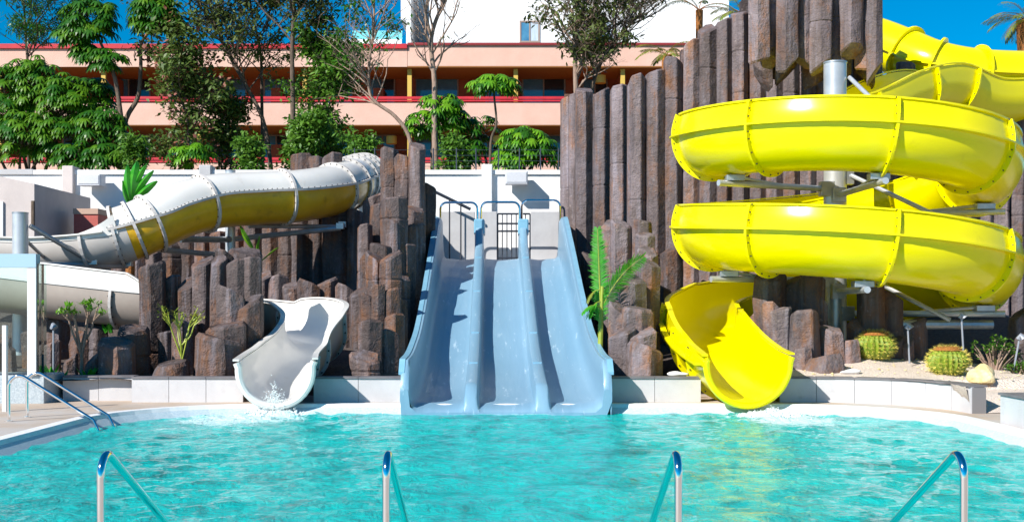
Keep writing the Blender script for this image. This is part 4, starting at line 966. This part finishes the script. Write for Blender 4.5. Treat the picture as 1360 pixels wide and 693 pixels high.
# low greenery along the wall top
for px, lab in ((180, 'low green shrub on the wall top below the tall forked trees'), (330, 'low leafy shrub behind the wall under the slanting tree'), (480, 'low shrub in front of the lower balconies left of the rock columns'), (600, 'low shrub on the wall top under the bare tree')):
    branchy(T(px, 34.6), 1.6, 1.1, lab, leafm='leafG', leaves=2000, ls=.11, lw=.05, r0=.04, depth=3, trunk_pts=[T(px, 34.6), W(px+3, 216, 34.6), W(px, 195, 34.6)], clump=.28, start=.1, name='shrub', cat='shrub')
# palms
def frond(mb, stem, base, d, L, w_=.35, droop=.5, n=26, rnd=random, up=Vector((0, 0, 1))):
    P = []; q = Vector(base); dd = Vector(d).normalized()
    for k in range(n+1):
        P.append(q.copy()); dd = (dd+Vector((0, 0, -droop/n))).normalized(); q = q+dd*L/n
    stem.tube(P, [.016*(1-.8*k/n)*max(.6, L/1.5) for k in range(n+1)], 5, False)
    for k in range(3, n+1):
        t = (P[min(k+1, n)]-P[k-1]).normalized(); s_ = t.cross(up).normalized(); lw = w_*math.sin(math.pi*(.12+.80*k/n))**.6
        for sg in (-1, 1):
            for h in (0, .5):
                leafquad(mb, P[k]-t*h*L/n, (s_*sg*.75+t*1.0+up*rnd.uniform(-.1, .25)), up, lw*rnd.uniform(.75, 1.1), .022*max(.8, L/1.6), .22, 3)
sp = thing('young_palm', W(798, 478, 20.6), 'young bright green palm with two upright fronds between blue slide and stepped rocks', 'palm')
st = MB(); st.tube(crom([W(797, 480, 20.6), W(798, 430, 20.6), W(800, 380, 20.6)], 4), [.045]*5+[.03]*4, 8); lf = MB(); dry = MB()
Y = 20.6
def towards(a, b): return (b-a)
frond(lf, st, W(799, 440, Y), W(797, 390, Y)-W(799, 440, Y), 1.75, .23, .02, 30, up=Vector((.25, 1, .15)))
frond(lf, st, W(799, 410, Y), W(822, 355, Y)-W(799, 410, Y), 1.15, .26, 1.0, 26, up=Vector((-.3, 1, .3)))
frond(lf, st, W(799, 410, Y), Vector((-.5, -.4, .5)), .5, .2, 1.6, 12)
frond(dry, st, W(799, 385, Y), Vector((-.9, -.2, .25)), .32, .2, 1.8, 10); frond(lf, st, W(799, 400, Y), Vector((-.7, -.5, .1)), .4, .22, 1.8, 10)
st.build('stem', M['stemY'], sp); lf.build('frond', M['leafP'], sp); dry.build('frond', M['leafY'], sp, label='dry brown frond')
def palm(base, h, label, nfr=14, L=1.8, m='leafY', w_=.4, r=.2):
    t = thing('palm_tree', base, label, 'palm'); b = Vector(base); st = MB(); lf = MB()
    st.tube([b, b+Vector((0, 0, h*.5)), b+Vector((.02, 0, h))], [r, r*.85, r*1.25], 12)
    c = b+Vector((0, 0, h))
    for k in range(nfr):
        a = 2*math.pi*k/nfr+random.uniform(-.2, .2); e = random.uniform(.1, 1.4)
        frond(lf, st, c, Vector((math.cos(a), math.sin(a), e)), L*random.uniform(.8, 1.1), w_, random.uniform(.9, 1.6), 16)
    st.build('trunk', M['barkr'], t); lf.build('crown', M[m], t)
palm(T(1366, 34), W(0, 28, 34).z-TZ, 'palm with shaggy trunk top at the upper right corner against the sky', L=1.3, r=.28, nfr=18)
palm(T(885, 33), W(0, 74, 33).z-TZ, 'small yellowish palm peeking over the fluted rock wall', L=.95, nfr=12, w_=.25, r=.12)
palm(T(985, 34), W(0, 18, 34).z-TZ, 'palm whose frond tips show just behind the high rocks at the top', L=1.0, nfr=12, w_=.3, r=.12)
palm(T(928, 40), W(0, 14, 40).z-TZ, 'dark drooping palm frond top hanging before the white building', L=1.7, nfr=6, m='leafUd', w_=.25, r=.1)
# banana like leaf plant
bp_ = thing('banana_plant', W(172, 380, 26.5), 'broad leaved banana plant with orange trunk behind the white tube', 'plant')
MB().tube([W(173, 400, 26.5), W(173, 340, 26.5), W(174, 268, 26.5)], [.10, .10, .06], 10).build('trunk', M['barkr'], bp_)
def bigleaf(mb, a, b, wd, side):
    a = Vector(a); b = Vector(b); s_ = side.normalized(); n = 8; vs = []
    for k in range(n+1):
        t = k/n; p = a.lerp(b, t)+Vector((0, -.1*math.sin(t*3.1), 0)); w2 = wd*math.sin(math.pi*min(1, .08+.90*t))**.6
        vs += [p-s_*w2+Vector((0, .07, 0)), p, p+s_*w2+Vector((0, .09, 0))]
    fs = []
    for k in range(n): fs += [(3*k, 3*k+1, 3*k+4, 3*k+3), (3*k+1, 3*k+2, 3*k+5, 3*k+4)]
    mb.add(vs, fs, True)
for a, b, wd in (((174, 275), (168, 219), .11), ((174, 270), (181, 214), .13), ((176, 262), (203, 226), .08), ((176, 268), (208, 240), .09), ((172, 275), (162, 240), .06), ((176, 255), (194, 217), .07)):
    lf = MB(); A = W(*a, 26.4); B = W(*b, 26.3); bigleaf(lf, A, B, wd, (B-A).cross(Vector((0, 1, 0)))); lf.build('leaf', M['leafP'], bp_)
lf = MB()
for k in range(3): bigleaf(lf, W(335+k*6, 330+k*8, 26), W(318+k*26, 300+k*14, 26), .06, Vector((.5, 0, .8)))
lf.build('leafy_plant', M['leafL'], loc=W(340, 340, 26), label='yellow green strap leaves poking out below the white tube', cat='plant')
# small succulents
def forkplant(px, Y, yb, yt, wpx, label, leafm, barkm, leaves=True, n0=5, name='succulent_tree', ls=.09):
    b = W(px, yb, Y); t = thing(name, b, label, 'plant'); tb = MB(); lf = MB(); tips = []
    h = ZZ(yt, Y)-b.z; wd = wpx/2/(F/Y)
    f0 = b+Vector((0, 0, h*.45))
    rk = .8 if leaves else .5; tb.tube([b, b+Vector((.01, 0, h*.22)), f0], [.045*rk, .035*rk, .035*rk], 8)
    for k in range(n0):
        a = 2*math.pi*k/n0+.3; e = f0+Vector((math.cos(a)*wd*.6, math.sin(a)*wd*.5, h*.30*random.uniform(.8, 1.2)))
        tb.tube(crom([f0-Vector((0, 0, .05*k)), f0.lerp(e, .5)+Vector((math.cos(a)*.04, 0, -.02)), e], 3), [.028*rk]*3+[.022*rk]*4, 6)
        for j in range(3 if leaves else 5):
            a2 = a+random.uniform(-1, 1); e2 = e+Vector((math.cos(a2)*wd*.38, math.sin(a2)*wd*.38, h*random.uniform(.08, .24)))
            tb.tube([e, e2], [.018*rk, .015*rk], 5); tips.append(e2)
    for e in tips:
        for k in range(16 if leaves else 4):
            d = Vector((random.gauss(0, 1), random.gauss(0, 1), random.uniform(-.1, 1.3))); leafquad(lf, e+Vector((random.gauss(0, .03), random.gauss(0, .03), 0)), d, Vector((0, 0, 1)), ls*random.uniform(.7, 1.3), .035, .1, 2)
    tb.build('stem', M[barkm], t); lf.build('foliage', M[leafm], t)
forkplant(108, 20.0, 500, 403, 52, 'small forked succulent tree with flat bright green crown behind the pool wall', 'leafL', 'barkp', n0=6, ls=.11)
forkplant(241, 20.0, 498, 410, 54, 'almost leafless pale forked frangipani bush in front of the basalt cluster', 'leafY', 'stemY', leaves=False, name='frangipani', n0=7)
def spiky(px, Y, yb, h, label, n=14, m='leafP', wd=.05):
    b = W(px, yb, Y); lf = MB()
    for k in range(n):
        a = random.uniform(0, 6.28); leafquad(lf, b+Vector((random.gauss(0, .05), random.gauss(0, .05), -.03)), Vector((math.cos(a)*.5, math.sin(a)*.5, 1)), Vector((math.cos(a), math.sin(a), 0)), h*random.uniform(.6, 1.1), wd, .12, 3)
    lf.build('aloe_plant', M[m], loc=b, label=label, cat='plant', group='small spiky aloes in the left bed')
spiky(67, 19.9, 503, .32, 'small spiky aloe left of the forked succulent tree'); spiky(80, 19.8, 502, .2, 'low spiky aloe just left of the succulent stem'); spiky(118, 19.8, 502, .25, 'small spiky aloe just right of the succulent stem'); spiky(142, 22.4, 440, .22, 'tiny green aloe on the gravel above the double boulder')
spiky(1322, 20.3, 490, .3, 'small tufted plant among the stems of the jade bush at the right', m='leafO')
# jade bush right
def bush(px, Y, yb, yt, wpx, label):
    b = W(px, yb, Y); t = thing('jade_bush', b, label, 'plant'); tb = MB(); lf = MB(); h = ZZ(yt, Y)-b.z; wd = wpx/2/(F/Y)
    for k in range(26):
        a = random.uniform(0, 6.28); rr = random.random()**.5; e = b+Vector((math.cos(a)*wd*rr, math.sin(a)*wd*rr*.7, h*random.uniform(.5, 1)*(1.1-rr*.35)))
        tb.tube(crom([b+Vector((math.cos(a)*.05, math.sin(a)*.05, -.05)), b.lerp(e, .5)+Vector((0, 0, -.03)), e], 3), [.022]*3+[.012]*4, 5)
        for j in range(16):
            d = Vector((random.gauss(0, 1), random.gauss(0, 1), random.uniform(-.2, 1))); leafquad(lf, e+Vector((random.gauss(0, .045), random.gauss(0, .045), random.gauss(0, .03))), d, Vector((0, 0, 1)), .06*random.uniform(.7, 1.3), .045, .05, 2)
    tb.build('stem', M['barkp'], t); lf.build('foliage', M['leafG'], t)
bush(1320, 20.2, 492, 446, 60, 'bushy jade plant with tangled stems behind the yellow stone'); bush(1352, 19.6, 500, 482, 34, 'low straggly jade plant at the right edge')
# golden barrel cacti
def cactus(px, Y, yb, r, label):
    b = W(px, yb, Y); t = thing('barrel_cactus', b, label, 'cactus', 'golden barrel cacti on the pale gravel'); nr = 22; rings = []
    for j in range(15):
        th = R(-62+150*j/14); rings.append([])
        for k in range(nr*4):
            a = 2*math.pi*k/(nr*4); rib = (1+.075*math.cos(nr*a)*math.cos(th)**.5 if math.cos(th) > 0 else 1)
            rr = r*math.cos(th)*rib; rings[-1].append((b.x+rr*math.cos(a), b.y+rr*math.sin(a), b.z+r*.82*(math.sin(th)+.88)*.98))
    MB().loft(rings).build('body', M['cactus'], t, sharp=80)
    sp_ = MB()
    for k in range(nr):
        a = 2*math.pi*k/nr
        for j in range(9):
            th = R(-50+120*j/8); c = Vector((b.x+r*1.07*math.cos(th)*math.cos(a), b.y+r*1.07*math.cos(th)*math.sin(a), b.z+r*.82*(math.sin(th)+.88)))
            o = (c-Vector((b.x, b.y, b.z+r*.7))).normalized()
            for m_ in range(9):
                d = (o+Vector((random.gauss(0, .6), random.gauss(0, .6), random.gauss(0, .6)))).normalized(); u = d.orthogonal().normalized()*.004
                sp_.add([c-u, c+u, c+d*.075], [(0, 1, 2)])
    sp_.build('spines', M['spine'], t, kind='stuff')
    cr = MB(); rg = []
    for j in range(5):
        f = (1, .9, .65, .35, .05)[j]; rg.append([(b.x+r*.76*f*math.cos(R(a))*(1+.06*math.sin(a)), b.y+r*.76*f*math.sin(R(a)), b.z+r*(1.32, 1.46, 1.53, 1.53, 1.50)[j]) for a in range(0, 360, 15)])
    cr.loft(rg).build('woolly_crown', M['cactop'], t)
cactus(1163, 20.6, 476, .305, 'round golden barrel cactus with rusty crown beside the slide rocks, the left one'); cactus(1259, 19.4, 497, .295, 'round golden barrel cactus with rusty crown next to the yellow stone')
def stone(px, Y, yb, r, label, m, name='stone', sq=(1, 1, 1)):
    b = W(px, yb, Y); bm = bmesh.new(); bmesh.ops.create_icosphere(bm, subdivisions=3, radius=r)
    for v in bm.verts:
        n_ = noise.noise(v.co*3.2/r*.3+Vector((px, 0, 0))); v.co *= 1+.5*n_
        v.co = Vector((v.co.x*sq[0], v.co.y*sq[1], max(v.co.z*sq[2], -r*.4)+r*.35))
    me = bpy.data.meshes.new(name); bm.to_mesh(me); bm.free(); me.materials.append(M[m]); o = bpy.data.objects.new(name, me); COL.objects.link(o); o.location = b+Vector((0, 0, .11 if m == 'ystone' else 0))
    for p in me.polygons: p.use_smooth = True
    prop(o, label, 'stone'); return o
stone(1302, 18.6, 516, .215, 'pale yellow rough stone on the gravel at the right', 'ystone', sq=(1, .8, .95))
stone(1128, 19.4, 497, .10, 'small white driftwood like stone by the wall left of the gravel', 'conc', sq=(1.6, .8, .5))
stone(900, 19.6, 499, .09, 'small white stone on the bed left of the yellow slide', 'conc', sq=(1.8, .8, .5))
rnd = random.Random(5); mb = MB()
for k in range(420):
    x = rnd.uniform(4.7, 9.5); y = rnd.uniform(17.4, 21.6)
    if math.hypot(max(0, x-4.72), max(0, y-17.2)) < 1.85 and y < 19.2 or (y < 19.2 and x < 6.6): continue
    z = sandz(x, y)+.03*noise.noise((x*2, y*2, 0))+.01; q = rnd.uniform(.008, .035)
    mb.add([(x+q*i, y+q*j, z+q*.6*l) for i, j, l in ((1, .2, 0), (-1, 0, 0), (0, 1, 0), (.1, -1, 0), (0, 0, 1), (0, 0, -1))], [(0, 2, 4), (2, 1, 4), (1, 3, 4), (3, 0, 4)])
mb.build('pebbles', M['ystone'], loc=(6.5, 20, .5), kind='stuff', label='loose pebbles on the pale gravel')
# garden lights
def glight(px, Y, yb, yt, lean, label):
    b = W(px, yb, Y); t = thing('garden_light', b, label, 'light', 'slim garden spike lights'); zt = ZZ(yt, Y); tx = b.x+lean
    MB().tube([b, (tx, Y, zt)], .016, 6).build('stem', M['lampm'], t)
    MB().tube([(tx-.01, Y, zt-.02), (tx+.005, Y-.03, zt+.04), (tx+.045, Y-.05, zt-.02)], [.05, .035, .055], 10).build('lamp_head', M['lampm'], t)
glight(1208, 20.2, 482, 434, -.03, 'slim grey spike light between the two barrel cacti'); glight(1280, 20.0, 474, 420, -.04, 'slim grey spike light above the right hand cactus'); glight(1346, 19.6, 492, 448, .10, 'leaning grey spike light at the right edge'); glight(71, 20.0, 500, 434, -.0, 'slim grey spike light left of the succulent tree')

# ================================================================ POOL HANDRAILS
def prail(px, Y, label):
    X = XX(px, Y); b = Vector((X, Y, .12)); t = thing('pool_handrail', b, label, 'handrail', 'steel handrails at the near pool edge')
    zt = .855; r = .10; P = [Vector((X, Y, .12)), Vector((X, Y, .4)), Vector((X, Y, zt-r-.03))]
    for a in range(10, 120, 12):
        P.append(Vector((X, Y+r-r*math.cos(R(a)), zt-r-.01+r*math.sin(R(a)))))
    d = Vector((0, 1, -.527)).normalized(); q = P[-1]+d*.03; P += [q, q+d*.5, q+d*1.4, q+d*1.75]
    MB().tube(P, .0215, 16).build('rail', M['chrome'], t)
    MB().tube([b, b+Vector((0, 0, .015))], .05, 16).build('base_plate', M['chrome'], t)
for px, lab in ((134, 'curved steel pool handrail nearest the left of the front row'), (513, 'curved steel pool handrail in front, second from the left, below the white slide exit side'), (901, 'curved steel pool handrail in front of the yellow slide exit'), (1280, 'curved steel pool handrail at the lower right, rightmost of the front row')): prail(px, 6.4, lab)
def lrail(Y, label):
    x0 = -6.62; b = Vector((x0, Y, .12)); t = thing('pool_handrail', b, label, 'handrail', 'pair of steel rails at the left pool edge')
    P = [b, b+Vector((0, 0, .35))]+[Vector((x0+.14-.14*math.cos(R(a)), Y, .58+.14*math.sin(R(a)))) for a in range(0, 121, 12)]
    q = P[-1]; P += [q+Vector((.9, 0, -.56)), q+Vector((1.0, 0, -.75)), q+Vector((1.0, 0, -1.0))]
    MB().tube(P, .0215, 12).build('rail', M['chrome'], t); MB().tube([b, b+Vector((0, 0, .015))], .05, 12).build('base_plate', M['chrome'], t)
lrail(15.85, 'steel ladder rail at the left pool edge, the nearer of the pair'); lrail(16.45, 'steel ladder rail at the left pool edge, the farther of the pair')
# ---- glass screen at left
gs = thing('glass_screen', (XX(20, 18.6), 18.6, .12), 'glass screen with white post and pale blue header at the left edge', 'screen')
Y = 18.7; MB().box(XX(36, Y), XX(48, Y), Y, Y+.14, .56, ZZ(355.2, Y), .005).build('post', M['wframe'], gs)
MB().box(XX(-60, Y), XX(48, Y), Y-.01, Y+.16, ZZ(355, Y), ZZ(337, Y)).build('header', M['bluepanel_shade'], gs)
MB().box(XX(-60, Y), XX(35.6, Y), Y+.06, Y+.075, .57, ZZ(355.4, Y)).build('pane', M['glass'], gs)
MB().box(XX(48.5, Y), XX(52, Y), Y+.03, Y+.3, .56, ZZ(350, Y)).build('pane', M['glass'], gs)
Y = 17.3; MB().box(XX(2.5, Y), XX(8.5, Y), Y, Y+.065, .121, ZZ(432, Y), .005).build('white_post', M['wframe'], loc=(XX(5, Y), Y, .12), label='slim short white post on the deck at the left edge', cat='post')

# ================================================================ SPLASHES
def splash(c, rx, ry, h, n, label):
    rnd = random.Random(int(c[0]*100)); mb = MB()
    for k in range(n):
        a = rnd.uniform(0, 6.28); q = abs(rnd.gauss(0, .5)); x = c[0]+math.cos(a)*q*rx; y = c[1]+math.sin(a)*q*ry; z = .0+abs(rnd.gauss(0, .4))*h*max(0, 1-q*.8)
        s_ = rnd.uniform(.003, .012)*(2.2 if z < .05 else 1)
        vs = [(x+s_*i, y+s_*j, z+s_*l) for i, j, l in ((1, 0, 0), (-1, 0, 0), (0, 1, 0), (0, -1, 0), (0, 0, .8), (0, 0, -.8))]
        mb.add(vs, [(0, 2, 4), (2, 1, 4), (1, 3, 4), (3, 0, 4), (2, 0, 5), (1, 2, 5), (3, 1, 5), (0, 3, 5)], True)
    mb.build('water_splash', M['foam'], sharp=None, loc=c, kind='stuff', label=label)
splash((-3.62, 18.35, 0), .38, .3, .42, 4500, 'white splash at the end of the white slide')
splash((3.9, 18.05, 0), .45, .35, .12, 3500, 'foam mound at the end of the yellow slide')
splash((-.1, 18.38, 0), 1.6, .06, .04, 2500, 'foam line along the end of the blue slide')
